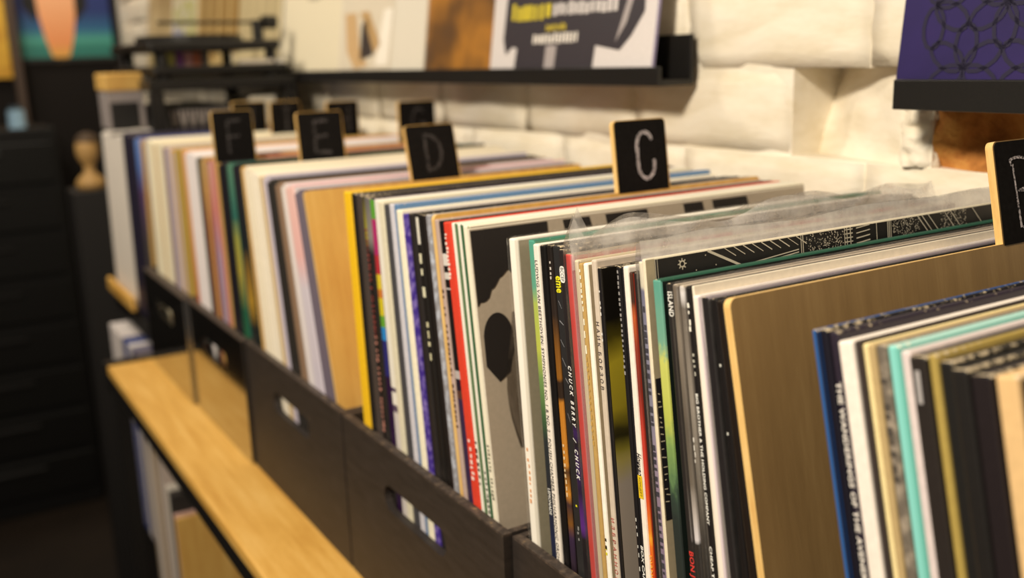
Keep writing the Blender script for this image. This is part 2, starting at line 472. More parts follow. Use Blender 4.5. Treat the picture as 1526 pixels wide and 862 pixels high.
for y in (-0.72, 0.30, 1.305):
    for x in (-0.078, 0.318):
        bpart('leg', METAL, ((x, y, -0.90), (x + 0.02, y + 0.02, BT - 0.0465), 0.001, 1))
bpart('lower_shelf', BLACKWOOD, ((-0.057, -0.74, -0.475), (0.317, 1.30, -0.455), 0.001, 1))

def simple_sleeve(name, lo, hi, mats, label, cat='record', group=None, bevel=0.0006):
    bm = bmesh.new(); c = [(lo[i] + hi[i]) / 2 for i in range(2)] + [lo[2]]
    box(bm, tuple(lo[i] - c[i] for i in range(3)), tuple(hi[i] - c[i] for i in range(3)), bevel, 1)
    o = obj(name, bm, mats, None, c); tag(o, label, cat, group); return o
LS = -0.4545
for k in range(9):
    y = 1.150 + k * 0.0145
    simple_sleeve('record_sleeve', (-0.050 + 0.001 * (k % 3), y, LS), (0.262, y + 0.0125, LS + 0.306 + 0.003 * (k % 2)),
                  plain(['b9aaa0', 'cfc6bd', 'a89a90', 'bda88c', '9a8a80'][k % 5]),
                  'pale record standing on the lower shelf at the far end of the bench', group='pale records on the lower shelf')
simple_sleeve('record_sleeve', (-0.049, 1.095, LS), (0.262, 1.118, LS + 0.262), [plain('2a2624')], 'black record with white top on the lower shelf under the oak top')
simple_sleeve('record_sleeve', (-0.050, 1.119, LS), (0.262, 1.131, LS + 0.268), [plain('d8d0c4')], 'white record behind the black one on the lower shelf')
simple_sleeve('divider_board', (-0.050, 1.080, LS), (0.262, 1.086, LS + 0.232), [PLY], 'tan wooden board with pinkish top edge standing on the lower shelf', 'divider', bevel=0.001)
simple_sleeve('record_sleeve', (-0.050, 1.087, LS), (0.262, 1.093, LS + 0.236), [plain('c9a59a')], 'pinkish record touching the back of the tan board on the lower shelf')

# ------------------------------------------------------------------ crates
def slot_panel(y0, y1, z0, z1, slot, x0, x1):
    """panel in the y-z plane with a rounded hand slot"""
    bm = bmesh.new()
    outer = [(y0, z0), (y1, z0), (y1, z1), (y0, z1)]
    oe = []
    ov = [bm.verts.new((x0, p[0], p[1])) for p in outer]
    oe += [bm.edges.new((ov[i], ov[(i + 1) % 4])) for i in range(4)]
    a, c, zc, hh = slot
    pts = arc(c - hh, zc, hh, hh, -90, 90, 8) + arc(a + hh, zc, hh, hh, 90, 270, 8)
    iv = [bm.verts.new((x0, p[0], p[1])) for p in pts]
    oe += [bm.edges.new((iv[i], iv[(i + 1) % len(iv)])) for i in range(len(iv))]
    r = bmesh.ops.triangle_fill(bm, edges=oe, use_beauty=True)
    faces = [f for f in bm.faces]
    ext = bmesh.ops.extrude_face_region(bm, geom=faces)
    for v in [e for e in ext['geom'] if isinstance(e, bmesh.types.BMVert)]: v.co.x = x1
    return bm
RIM = 0.108
def crate(y0, y1, xf, th, label, front_mat, group=None, slot=True):
    t = empty('record_crate', (xf, (y0 + y1) / 2, BT)); tag(t, label, 'crate', group)
    ym = (y0 + y1) / 2
    def P(nm, bm, mat):
        bmesh.ops.translate(bm, verts=bm.verts, vec=(-xf, -ym, -BT)); return obj(nm, bm, mat, t)
    xb = 0.338; e = 0.0055; g = 0.0017
    w = 0.112
    bm = slot_panel(y0 + g, y1 - g, BT, RIM - 0.0012, (ym - w / 2, ym + w / 2, 0.0625, 0.0115), xf, xf + th)
    P('front_panel', bm, front_mat)
    P('front_rim', boxes(((xf, y0 + g, RIM - 0.0012), (xf + th, y1 - g, RIM + 0.0004))), BLACKEDGE)
    P('end_panel', boxes(((xf + th, y0 + g, BT), (xb, y0 + g + e, RIM))), [BLACKWOOD])
    P('end_panel', boxes(((xf + th, y1 - g - e, BT), (xb, y1 - g, RIM))), [BLACKWOOD])
    P('end_rim', boxes(((xf + th, y0 + g, RIM), (xb, y0 + g + e, RIM + 0.0006))), BLACKEDGE)
    P('end_rim', boxes(((xf + th, y1 - g - e, RIM), (xb, y1 - g, RIM + 0.0006))), BLACKEDGE)
    P('back_panel', boxes(((xb, y0 + g, BT), (xb + 0.006, y1 - g, RIM))), BLACKWOOD)
    P('floor_board', boxes(((xf + th, y0 + g + e, -0.014), (xb, y1 - g - e, -0.006))), BLACKWOOD)
    return t
Y = [-0.3796, -0.0890, 0.2015, 0.4908, 0.7874, 1.0495, 1.3150]
crate(Y[0], Y[1], -0.0005, 0.007, 'black wooden crate at the right frame edge holding the nearest records', BLACKWOOD)
crate(Y[1], Y[2], -0.0005, 0.007, 'black wooden crate set slightly back, under the records with the torn white spine', BLACKWOOD)
crate(Y[2] + 0.001, Y[3], -0.0050, 0.0070, 'black wooden crate with hand slot under the red spined record', BLACKWOOD)
crate(Y[3], Y[4], -0.0050, 0.0070, 'black wooden crate with hand slot left of the bare golden D board', BLACKWOOD)
crate(Y[4], Y[5], -0.0090, 0.0100, 'glossy black crate mirroring the oak top, next beyond the matt crates', GLOSS)
crate(Y[5], Y[6], -0.0130, 0.0140, 'glossy black crate farthest along the oak top, with a bright hand slot', GLOSS)

# ------------------------------------------------------------------ records
RECORDS = [
{'c': 'far', 'y': 1.6639, 'x': 0.0031, 'lean': -0.1193, 'L': 0.30589, 't': 0.01312, 'col': 'e2dad0', 'label': 'white record in the pale run at the far left end of the row', 'group': 'white records at the far left end', 'wear': 0.3},
{'c': 'far', 'y': 1.65023, 'x': 0.0037, 'lean': -0.118, 'L': 0.30947, 't': 0.01312, 'col': 'e2dad0', 'label': 'white record in the pale run at the far left end of the row', 'group': 'white records at the far left end', 'wear': 0.3},
{'c': 'far', 'y': 1.63602, 'x': 0.0043, 'lean': -0.1167, 'L': 0.30852, 't': 0.01312, 'col': 'e2dad0', 'label': 'white record in the pale run at the far left end of the row', 'group': 'white records at the far left end', 'wear': 0.3},
{'c': 'far', 'y': 1.62182, 'x': 0.0049, 'lean': -0.1154, 'L': 0.30756, 't': 0.01312, 'col': 'e2dad0', 'label': 'white record in the pale run at the far left end of the row', 'group': 'white records at the far left end', 'wear': 0.3},
{'c': 'far', 'y': 1.60761, 'x': 0.0034, 'lean': -0.1141, 'L': 0.30661, 't': 0.01313, 'col': 'e2dad0', 'label': 'white record in the pale run at the far left end of the row', 'group': 'white records at the far left end', 'wear': 0.3},
{'c': 'far', 'y': 1.59341, 'x': 0.004, 'lean': -0.1127, 'L': 0.30566, 't': 0.01313, 'col': 'e2dad0', 'label': 'white record in the pale run at the far left end of the row', 'group': 'white records at the far left end', 'wear': 0.3},
{'c': 'far', 'y': 1.57972, 'x': 0.0046, 'lean': -0.1114, 'L': 0.30923, 't': 0.01313, 'col': 'e2dad0', 'label': 'white record in the pale run at the far left end of the row', 'group': 'white records at the far left end', 'wear': 0.3},
{'c': 'far', 'y': 1.56552, 'x': 0.0031, 'lean': -0.1101, 'L': 0.30828, 't': 0.01313, 'col': 'e2dad0', 'label': 'white record in the pale run at the far left end of the row', 'group': 'white records at the far left end', 'wear': 0.3},
{'c': 'far', 'y': 1.55132, 'x': 0.0037, 'lean': -0.1088, 'L': 0.30733, 't': 0.01313, 'col': 'e2dad0', 'label': 'white record in the pale run at the far left end of the row', 'group': 'white records at the far left end', 'wear': 0.3},
{'c': 'far', 'y': 1.53712, 'x': 0.0043, 'lean': -0.1075, 'L': 0.30638, 't': 0.01314, 'col': 'e2dad0', 'label': 'white record in the pale run at the far left end of the row', 'group': 'white records at the far left end', 'wear': 0.3},
{'c': 'far', 'y': 1.52293, 'x': 0.0049, 'lean': -0.1062, 'L': 0.30544, 't': 0.01314, 'col': 'e2dad0', 'label': 'white record in the pale run at the far left end of the row', 'group': 'white records at the far left end', 'wear': 0.3},
{'c': 'far', 'y': 1.50921, 'x': 0.0034, 'lean': -0.1048, 'L': 0.30901, 't': 0.01314, 'col': 'e2dad0', 'label': 'white record in the pale run at the far left end of the row', 'group': 'white records at the far left end', 'wear': 0.3},
{'c': 'far', 'y': 1.49502, 'x': 0.004, 'lean': -0.1035, 'L': 0.30807, 't': 0.01314, 'col': 'e2dad0', 'label': 'white record in the pale run at the far left end of the row', 'group': 'white records at the far left end', 'wear': 0.3},
{'c': 'far', 'y': 1.48083, 'x': 0.0046, 'lean': -0.1022, 'L': 0.30712, 't': 0.01314, 'col': 'e2dad0', 'label': 'white record in the pale run at the far left end of the row', 'group': 'white records at the far left end', 'wear': 0.3},
{'c': 'far', 'y': 1.46409, 'x': 0.0031, 'lean': -0.1008, 'L': 0.3124, 't': 0.01192, 'col': '2a2638', 'label': 'dark navy record just right of the far white run', 'group': 'navy records at the far end', 'wear': 0.3},
{'c': 'far', 'y': 1.4516, 'x': 0.0037, 'lean': -0.0995, 'L': 0.31597, 't': 0.01192, 'col': '2a2638', 'label': 'dark navy record just right of the far white run', 'group': 'navy records at the far end', 'wear': 0.3},
{'c': 'far', 'y': 1.43866, 'x': 0.0043, 'lean': -0.0981, 'L': 0.31502, 't': 0.01192, 'col': '2a2638', 'label': 'dark navy record just right of the far white run', 'group': 'navy records at the far end', 'wear': 0.3},
{'c': 'far', 'y': 1.42571, 'x': 0.0049, 'lean': -0.0967, 'L': 0.31408, 't': 0.01193, 'col': '2a2638', 'label': 'dark navy record just right of the far white run', 'group': 'navy records at the far end', 'wear': 0.3},
{'c': 'far', 'y': 1.41277, 'x': 0.0034, 'lean': -0.0953, 'L': 0.31313, 't': 0.01193, 'col': '2a2638', 'label': 'dark navy record just right of the far white run', 'group': 'navy records at the far end', 'wear': 0.3},
{'c': 'far', 'y': 1.39984, 'x': 0.004, 'lean': -0.0939, 'L': 0.31219, 't': 0.01193, 'col': '2a2638', 'label': 'dark navy record just right of the far white run', 'group': 'navy records at the far end', 'wear': 0.3},
{'c': 'far', 'y': 1.38732, 'x': 0.0046, 'lean': -0.0925, 'L': 0.31576, 't': 0.01193, 'col': '2a2638', 'label': 'dark navy record just right of the far white run', 'group': 'navy records at the far end', 'wear': 0.3},
{'c': 'far', 'y': 1.37438, 'x': 0.0031, 'lean': -0.0912, 'L': 0.31482, 't': 0.01193, 'col': '2a2638', 'label': 'dark navy record just right of the far white run', 'group': 'navy records at the far end', 'wear': 0.3},
{'c': 'far', 'y': 1.36073, 'x': 0.0037, 'lean': -0.0896, 'L': 0.30943, 't': 0.01365, 'col': '555a8c', 'label': 'record with blue top fading to purple and grey, left of the broad cream run', 'kind': 'ramp', 'spine': [(0, '3c3438'), (0.45, '4a4442'), (0.72, '5a3d6a'), (0.86, '5a7cc0'), (1, '6a8ed0')], 'group': 'blue topped records at the far end', 'wear': 0.3},
{'c': 'far', 'y': 1.34631, 'x': 0.0043, 'lean': -0.0878, 'L': 0.313, 't': 0.01365, 'col': '555a8c', 'label': 'record with blue top fading to purple and grey, left of the broad cream run', 'kind': 'ramp', 'spine': [(0, '3c3438'), (0.45, '4a4442'), (0.72, '5a3d6a'), (0.86, '5a7cc0'), (1, '6a8ed0')], 'group': 'blue topped records at the far end', 'wear': 0.3},
{'c': 'far', 'y': 1.33148, 'x': 0.0049, 'lean': -0.0861, 'L': 0.31204, 't': 0.01365, 'col': '555a8c', 'label': 'record with blue top fading to purple and grey, left of the broad cream run', 'kind': 'ramp', 'spine': [(0, '3c3438'), (0.45, '4a4442'), (0.72, '5a3d6a'), (0.86, '5a7cc0'), (1, '6a8ed0')], 'group': 'blue topped records at the far end', 'wear': 0.3},
{'c': 'far', 'y': 1.28703, 'x': 0.0046, 'lean': -0.0809, 'L': 0.3092, 't': 0.01366, 'col': '555a8c', 'label': 'record with blue top fading to purple and grey, left of the broad cream run', 'kind': 'ramp', 'spine': [(0, '3c3438'), (0.45, '4a4442'), (0.72, '5a3d6a'), (0.86, '5a7cc0'), (1, '6a8ed0')], 'group': 'blue topped records at the far end', 'wear': 0.3},
{'c': 'G', 'y': 1.27699, 'x': 0.0031, 'lean': -0.079, 'L': 0.3117, 't': 0.00798, 'col': 'efe5c8', 'label': 'cream record in the broad cream run of the farthest crate', 'group': 'cream records of the farthest crate', 'wear': 0.3},
{'c': 'G', 'y': 1.26838, 'x': 0.0037, 'lean': -0.0771, 'L': 0.31526, 't': 0.00798, 'col': 'efe5c8', 'label': 'cream record in the broad cream run of the farthest crate', 'group': 'cream records of the farthest crate', 'wear': 0.3},
{'c': 'G', 'y': 1.25941, 'x': 0.0043, 'lean': -0.0752, 'L': 0.31432, 't': 0.00798, 'col': 'efe5c8', 'label': 'cream record in the broad cream run of the farthest crate', 'group': 'cream records of the farthest crate', 'wear': 0.3},
{'c': 'G', 'y': 1.25045, 'x': 0.0049, 'lean': -0.0733, 'L': 0.31337, 't': 0.00798, 'col': 'efe5c8', 'label': 'cream record in the broad cream run of the farthest crate', 'group': 'cream records of the farthest crate', 'wear': 0.3},
{'c': 'G', 'y': 1.24149, 'x': 0.0034, 'lean': -0.0714, 'L': 0.31242, 't': 0.00798, 'col': 'efe5c8', 'label': 'cream record in the broad cream run of the farthest crate', 'group': 'cream records of the farthest crate', 'wear': 0.3},
{'c': 'G', 'y': 1.23253, 'x': 0.004, 'lean': -0.0695, 'L': 0.31148, 't': 0.00799, 'col': 'efe5c8', 'label': 'cream record in the broad cream run of the farthest crate', 'group': 'cream records of the farthest crate', 'wear': 0.3},
{'c': 'G', 'y': 1.22388, 'x': 0.0046, 'lean': -0.0676, 'L': 0.31505, 't': 0.00799, 'col': 'efe5c8', 'label': 'cream record in the broad cream run of the farthest crate', 'group': 'cream records of the farthest crate', 'wear': 0.3},
{'c': 'G', 'y': 1.20597, 'x': 0.0037, 'lean': -0.0638, 'L': 0.31316, 't': 0.00799, 'col': 'efe5c8', 'label': 'cream record in the broad cream run of the farthest crate', 'group': 'cream records of the farthest crate', 'wear': 0.3},
{'c': 'G', 'y': 1.19702, 'x': 0.0043, 'lean': -0.0619, 'L': 0.31222, 't': 0.00799, 'col': 'efe5c8', 'label': 'cream record in the broad cream run of the farthest crate', 'group': 'cream records of the farthest crate', 'wear': 0.3},
{'c': 'G', 'y': 1.18808, 'x': 0.0049, 'lean': -0.0599, 'L': 0.31129, 't': 0.00799, 'col': 'efe5c8', 'label': 'cream record in the broad cream run of the farthest crate', 'group': 'cream records of the farthest crate', 'wear': 0.3},
{'c': 'G', 'y': 1.17939, 'x': 0.0034, 'lean': -0.058, 'L': 0.31486, 't': 0.00799, 'col': 'efe5c8', 'label': 'cream record in the broad cream run of the farthest crate', 'group': 'cream records of the farthest crate', 'wear': 0.3},
{'c': 'G', 'y': 1.17045, 'x': 0.004, 'lean': -0.0561, 'L': 0.31392, 't': 0.00799, 'col': 'efe5c8', 'label': 'cream record in the broad cream run of the farthest crate', 'group': 'cream records of the farthest crate', 'wear': 0.3},
{'c': 'G', 'y': 1.16428, 'x': 0.0046, 'lean': -0.0541, 'L': 0.30445, 't': 0.00804, 'col': '8d7680', 'label': 'thin mauve record right of the broad cream run', 'group': 'mauve records of the farthest crate', 'wear': 0.3},
{'c': 'G', 'y': 1.15548, 'x': 0.0031, 'lean': -0.0521, 'L': 0.30802, 't': 0.00805, 'col': '8d7680', 'label': 'thin mauve record right of the broad cream run', 'group': 'mauve records of the farthest crate', 'wear': 0.3},
{'c': 'G', 'y': 1.14645, 'x': 0.0037, 'lean': -0.05, 'L': 0.30709, 't': 0.00805, 'col': '8d7680', 'label': 'thin mauve record right of the broad cream run', 'group': 'mauve records of the farthest crate', 'wear': 0.3},
{'c': 'G', 'y': 1.13715, 'x': 0.0043, 'lean': -0.047, 'L': 0.30496, 't': 0.0077, 'col': 'cbbfc4', 'label': 'pale lilac record with white top in the farthest crate', 'group': 'lilac records of the farthest crate', 'wear': 0.3},
{'c': 'G', 'y': 1.1284, 'x': 0.0049, 'lean': -0.044, 'L': 0.30852, 't': 0.0077, 'col': 'cbbfc4', 'label': 'pale lilac record with white top in the farthest crate', 'group': 'lilac records of the farthest crate', 'wear': 0.3},
{'c': 'G', 'y': 1.11945, 'x': 0.0034, 'lean': -0.041, 'L': 0.30758, 't': 0.0077, 'col': 'cbbfc4', 'label': 'pale lilac record with white top in the farthest crate', 'group': 'lilac records of the farthest crate', 'wear': 0.3},
{'c': 'G', 'y': 1.09263, 'x': 0.0031, 'lean': -0.032, 'L': 0.30477, 't': 0.0077, 'col': 'cbbfc4', 'label': 'pale lilac record with white top in the farthest crate', 'group': 'lilac records of the farthest crate', 'wear': 0.3},
{'c': 'G', 'y': 1.08144, 'x': 0.0037, 'lean': -0.0287, 'L': 0.30779, 't': 0.00858, 'col': 'b79a4a', 'label': 'olive gold record beside the orange ones in the farthest crate', 'group': 'olive gold records', 'wear': 0.3},
{'c': 'G', 'y': 1.07156, 'x': 0.0043, 'lean': -0.0253, 'L': 0.31136, 't': 0.00858, 'col': 'b79a4a', 'label': 'olive gold record beside the orange ones in the farthest crate', 'group': 'olive gold records', 'wear': 0.3},
{'c': 'G', 'y': 1.06156, 'x': 0.0049, 'lean': -0.0218, 'L': 0.31043, 't': 0.00858, 'col': 'b79a4a', 'label': 'olive gold record beside the orange ones in the farthest crate', 'group': 'olive gold records', 'wear': 0.3},
{'c': 'F', 'y': 1.02528, 'x': 0.004, 'lean': 0.008, 'L': 0.3116, 't': 0.00938, 'col': 'dd9a66', 'label': 'orange record just left of a white run with red lower end', 'kind': 'ramp', 'spine': [(0, 'b03a30'), (0.3, 'cc6a44'), (0.6, 'dd9a66'), (1, 'e6b080')], 'group': 'orange records', 'wear': 0.3},
{'c': 'F', 'y': 1.01557, 'x': 0.0046, 'lean': 0.008, 'L': 0.3107, 't': 0.00938, 'col': 'dd9a66', 'label': 'orange record just left of a white run with red lower end', 'kind': 'ramp', 'spine': [(0, 'b03a30'), (0.3, 'cc6a44'), (0.6, 'dd9a66'), (1, 'e6b080')], 'group': 'orange records', 'wear': 0.3},
{'c': 'F', 'y': 1.00671, 'x': 0.0031, 'lean': 0.0086, 'L': 0.30809, 't': 0.00834, 'col': 'ece4e4', 'label': 'white record between the orange and the dark red runs', 'group': 'white records beside the orange ones', 'wear': 0.3},
{'c': 'F', 'y': 0.99765, 'x': 0.0037, 'lean': 0.0099, 'L': 0.3117, 't': 0.00834, 'col': 'ece4e4', 'label': 'white record between the orange and the dark red runs', 'group': 'white records beside the orange ones', 'wear': 0.3},
{'c': 'F', 'y': 0.98862, 'x': 0.0043, 'lean': 0.0111, 'L': 0.3108, 't': 0.00834, 'col': 'ece4e4', 'label': 'white record between the orange and the dark red runs', 'group': 'white records beside the orange ones', 'wear': 0.3},
{'c': 'F', 'y': 0.9796, 'x': 0.0049, 'lean': 0.0124, 'L': 0.3099, 't': 0.00834, 'col': 'ece4e4', 'label': 'white record between the orange and the dark red runs', 'group': 'white records beside the orange ones', 'wear': 0.3},
{'c': 'F', 'y': 0.97058, 'x': 0.0034, 'lean': 0.0136, 'L': 0.30901, 't': 0.00834, 'col': 'ece4e4', 'label': 'white record between the orange and the dark red runs', 'group': 'white records beside the orange ones', 'wear': 0.3},
{'c': 'F', 'y': 0.96156, 'x': 0.004, 'lean': 0.0149, 'L': 0.30812, 't': 0.00834, 'col': 'ece4e4', 'label': 'white record between the orange and the dark red runs', 'group': 'white records beside the orange ones', 'wear': 0.3},
{'c': 'F', 'y': 0.9531, 'x': 0.0046, 'lean': 0.0163, 'L': 0.30371, 't': 0.00957, 'col': '33402c', 'label': 'dark green record with pale rim, right of the white run', 'group': 'dark green records by the white run', 'wear': 0.3},
{'c': 'F', 'y': 0.94266, 'x': 0.0031, 'lean': 0.0177, 'L': 0.30732, 't': 0.00957, 'col': '33402c', 'label': 'dark green record with pale rim, right of the white run', 'group': 'dark green records by the white run', 'wear': 0.3},
{'c': 'F', 'y': 0.93337, 'x': 0.0037, 'lean': 0.019, 'L': 0.30427, 't': 0.00845, 'col': '8a3b34', 'label': 'dark red record with tan top in the second farthest crate', 'kind': 'ramp', 'spine': [(0, '7a2f2c'), (0.75, '8a3b34'), (0.88, 'b08050'), (1, 'a08a60')], 'group': 'dark red records', 'wear': 0.3},
{'c': 'F', 'y': 0.90602, 'x': 0.0034, 'lean': 0.0224, 'L': 0.3061, 't': 0.00845, 'col': '8a3b34', 'label': 'dark red record with tan top in the second farthest crate', 'kind': 'ramp', 'spine': [(0, '7a2f2c'), (0.75, '8a3b34'), (0.88, 'b08050'), (1, 'a08a60')], 'group': 'dark red records', 'wear': 0.3},
{'c': 'F', 'y': 0.89649, 'x': 0.004, 'lean': 0.0236, 'L': 0.30429, 't': 0.00889, 'col': 'c9807a', 'label': 'pink red record fading to lilac below, right of the dark red run', 'kind': 'ramp', 'spine': [(0, 'a89a9c'), (0.6, 'a692ac'), (0.8, 'c9807a'), (1, 'd09a90')], 'group': 'pink and lilac records', 'wear': 0.3},
{'c': 'F', 'y': 0.88681, 'x': 0.0046, 'lean': 0.0248, 'L': 0.3079, 't': 0.00888, 'col': 'c9807a', 'label': 'pink red record fading to lilac below, right of the dark red run', 'kind': 'ramp', 'spine': [(0, 'a89a9c'), (0.6, 'a692ac'), (0.8, 'c9807a'), (1, 'd09a90')], 'group': 'pink and lilac records', 'wear': 0.3},
{'c': 'F', 'y': 0.84186, 'x': 0.0031, 'lean': 0.03, 'L': 0.30566, 't': 0.01001, 'col': '1d1b22', 'label': 'blue black record left of the green and yellow one', 'group': 'blue black records under the F tab', 'wear': 0.3},
{'c': 'F', 'y': 0.83137, 'x': 0.0037, 'lean': 0.03, 'L': 0.30926, 't': 0.01001, 'col': '1d1b22', 'label': 'blue black record left of the green and yellow one', 'group': 'blue black records under the F tab', 'wear': 0.3},
{'c': 'F', 'y': 0.82103, 'x': 0.0043, 'lean': 0.03, 'L': 0.30836, 't': 0.01001, 'col': '1d1b22', 'label': 'blue black record left of the green and yellow one', 'group': 'blue black records under the F tab', 'wear': 0.3},
{'c': 'F', 'y': 0.80831, 'x': 0.0049, 'lean': 0.03, 'L': 0.3072, 't': 0.01178, 'col': '2a6a58', 'label': 'record with teal, yellow and deep green bands below the F tab', 'kind': 'ramp', 'spine': [(0, '2c9a36'), (0.1, '1f6a3a'), (0.45, '1f5a40'), (0.6, 'b0a040'), (0.72, 'a0a048'), (0.8, '2a6a60'), (1, '5a8a70')], 'group': 'green banded records', 'wear': 0.3},
{'c': 'F', 'y': 0.79598, 'x': 0.0034, 'lean': 0.03, 'L': 0.3108, 't': 0.01178, 'col': '2a6a58', 'label': 'record with teal, yellow and deep green bands below the F tab', 'kind': 'ramp', 'spine': [(0, '2c9a36'), (0.1, '1f6a3a'), (0.45, '1f5a40'), (0.6, 'b0a040'), (0.72, 'a0a048'), (0.8, '2a6a60'), (1, '5a8a70')], 'group': 'green banded records', 'wear': 0.3},
{'c': 'D', 'y': 0.76775, 'x': 0.004, 'lean': 0.0813, 'L': 0.30993, 't': 0.01133, 'col': '1c2326', 'label': 'black and gold record right of the green banded one', 'kind': 'ramp', 'spine': [(0, '17201c'), (0.4, '1c2220'), (0.5, 'b08a30'), (0.6, '8a6a2c'), (0.7, '1c2326'), (1, '241f28')], 'group': 'black and gold records', 'wear': 0.3},
{'c': 'D', 'y': 0.7549, 'x': 0.0046, 'lean': 0.0838, 'L': 0.31361, 't': 0.01133, 'col': '1c2326', 'label': 'black and gold record right of the green banded one', 'kind': 'ramp', 'spine': [(0, '17201c'), (0.4, '1c2220'), (0.5, 'b08a30'), (0.6, '8a6a2c'), (0.7, '1c2326'), (1, '241f28')], 'group': 'black and gold records', 'wear': 0.3},
{'c': 'D', 'y': 0.71747, 'x': 0.0031, 'lean': 0.1126, 'L': 0.31063, 't': 0.00584, 'col': 'ede3cc', 'label': 'cream record in the wide pale run right of the black and gold ones', 'group': 'cream records behind the D board', 'wear': 0.3},
{'c': 'D', 'y': 0.71006, 'x': 0.0037, 'lean': 0.1154, 'L': 0.31436, 't': 0.00584, 'col': 'ede3cc', 'label': 'cream record in the wide pale run right of the black and gold ones', 'group': 'cream records behind the D board', 'wear': 0.3},
{'c': 'D', 'y': 0.70317, 'x': 0.0043, 'lean': 0.1183, 'L': 0.31356, 't': 0.00584, 'col': 'ede3cc', 'label': 'cream record in the wide pale run right of the black and gold ones', 'group': 'cream records behind the D board', 'wear': 0.3},
{'c': 'D', 'y': 0.69629, 'x': 0.0049, 'lean': 0.1211, 'L': 0.31276, 't': 0.00584, 'col': 'ede3cc', 'label': 'cream record in the wide pale run right of the black and gold ones', 'group': 'cream records behind the D board', 'wear': 0.3},
{'c': 'D', 'y': 0.69019, 'x': 0.0034, 'lean': 0.1243, 'L': 0.30707, 't': 0.00673, 'col': 'f0e7d4', 'label': 'ivory record with bright rounded top in the run behind the D board', 'group': 'ivory records behind the D board', 'wear': 0.3},
{'c': 'D', 'y': 0.68164, 'x': 0.004, 'lean': 0.1277, 'L': 0.31083, 't': 0.00673, 'col': 'f0e7d4', 'label': 'ivory record with bright rounded top in the run behind the D board', 'group': 'ivory records behind the D board', 'wear': 0.3},
{'c': 'D', 'y': 0.67365, 'x': 0.0046, 'lean': 0.1311, 'L': 0.31006, 't': 0.00673, 'col': 'f0e7d4', 'label': 'ivory record with bright rounded top in the run behind the D board', 'group': 'ivory records behind the D board', 'wear': 0.3},
{'c': 'D', 'y': 0.66567, 'x': 0.0031, 'lean': 0.1346, 'L': 0.30929, 't': 0.00672, 'col': 'f0e7d4', 'label': 'ivory record with bright rounded top in the run behind the D board', 'group': 'ivory records behind the D board', 'wear': 0.3},
{'c': 'D', 'y': 0.65342, 'x': 0.0037, 'lean': 0.1391, 'L': 0.30821, 't': 0.01086, 'col': 'd2b98c', 'label': 'thin tan record between the ivory and lavender ones', 'wear': 0.3},
{'c': 'D', 'y': 0.64397, 'x': 0.0043, 'lean': 0.144, 'L': 0.30759, 't': 0.00743, 'col': 'c4bccb', 'label': 'lavender record right of the ivory run', 'group': 'lavender records behind the D board', 'wear': 0.3},
{'c': 'D', 'y': 0.63442, 'x': 0.0049, 'lean': 0.148, 'L': 0.31142, 't': 0.00742, 'col': 'c4bccb', 'label': 'lavender record right of the ivory run', 'group': 'lavender records behind the D board', 'wear': 0.3},
{'c': 'D', 'y': 0.62474, 'x': 0.0034, 'lean': 0.154, 'L': 0.30584, 't': 0.00887, 'col': '2e2b28', 'label': 'black record in the dark run behind the D board', 'group': 'black records behind the D board', 'wear': 0.3},
{'c': 'D', 'y': 0.61238, 'x': 0.004, 'lean': 0.1619, 'L': 0.30988, 't': 0.00886, 'col': '2e2b28', 'label': 'black record in the dark run behind the D board', 'group': 'black records behind the D board', 'wear': 0.3},
{'c': 'D', 'y': 0.60074, 'x': 0.0046, 'lean': 0.1699, 'L': 0.30938, 't': 0.00885, 'col': '2e2b28', 'label': 'black record in the dark run behind the D board', 'group': 'black records behind the D board', 'wear': 0.3},
{'c': 'D', 'y': 0.59213, 'x': 0.0031, 'lean': 0.1771, 'L': 0.30604, 't': 0.00689, 'col': '8a6f58', 'label': 'brown record right of the dark run behind the D board', 'group': 'brown records behind the D board', 'wear': 0.3},
{'c': 'D', 'y': 0.58221, 'x': 0.0037, 'lean': 0.1835, 'L': 0.31006, 't': 0.00688, 'col': '8a6f58', 'label': 'brown record right of the dark run behind the D board', 'group': 'brown records behind the D board', 'wear': 0.3},
{'c': 'D', 'y': 0.57381, 'x': 0.0043, 'lean': 0.1899, 'L': 0.30674, 't': 0.00671, 'col': 'd8d2d6', 'label': 'white lilac record with a red foot left of the pink topped one', 'kind': 'ramp', 'spine': [(0, 'b03038'), (0.06, 'c06068'), (0.12, 'd8d2d6'), (1, 'e2dad6')], 'group': 'white lilac records', 'wear': 0.3},
{'c': 'D', 'y': 0.564, 'x': 0.0049, 'lean': 0.1964, 'L': 0.3108, 't': 0.0067, 'col': 'd8d2d6', 'label': 'white lilac record with a red foot left of the pink topped one', 'kind': 'ramp', 'spine': [(0, 'b03038'), (0.06, 'c06068'), (0.12, 'd8d2d6'), (1, 'e2dad6')], 'group': 'white lilac records', 'wear': 0.3},
{'c': 'D', 'y': 0.53324, 'x': 0.0034, 'lean': 0.2115, 'L': 0.31197, 't': 0.02396, 'col': 'd9cfd2', 'label': 'record with a pale pink top and pink upper edge behind the D board', 'top': 'e79a9a', 'kind': 'ramp', 'spine': [(0, 'c8c0d0'), (0.68, 'd8d0dc'), (0.78, 'f0bcb8'), (1, 'f4c8c0')], 'wear': 0.3},
{'c': 'D', 'y': 0.52204, 'x': 0.004, 'lean': 0.2276, 'L': 0.30688, 't': 0.00798, 'col': '6b6170', 'label': 'grey purple record right behind the D board', 'group': 'grey purple records', 'wear': 0.1},
{'c': 'D', 'y': 0.51007, 'x': 0.0046, 'lean': 0.2359, 'L': 0.31118, 't': 0.00796, 'col': '6b6170', 'label': 'grey purple record right behind the D board', 'group': 'grey purple records', 'wear': 0.1},
{'c': 'C', 'y': 0.43734, 'x': 0.0031, 'lean': 0.0524, 'L': 0.31318, 't': 0.01495, 'col': 'f2c21e', 'label': 'bright yellow record standing in front of the bare golden D board', 'wear': 0.05},
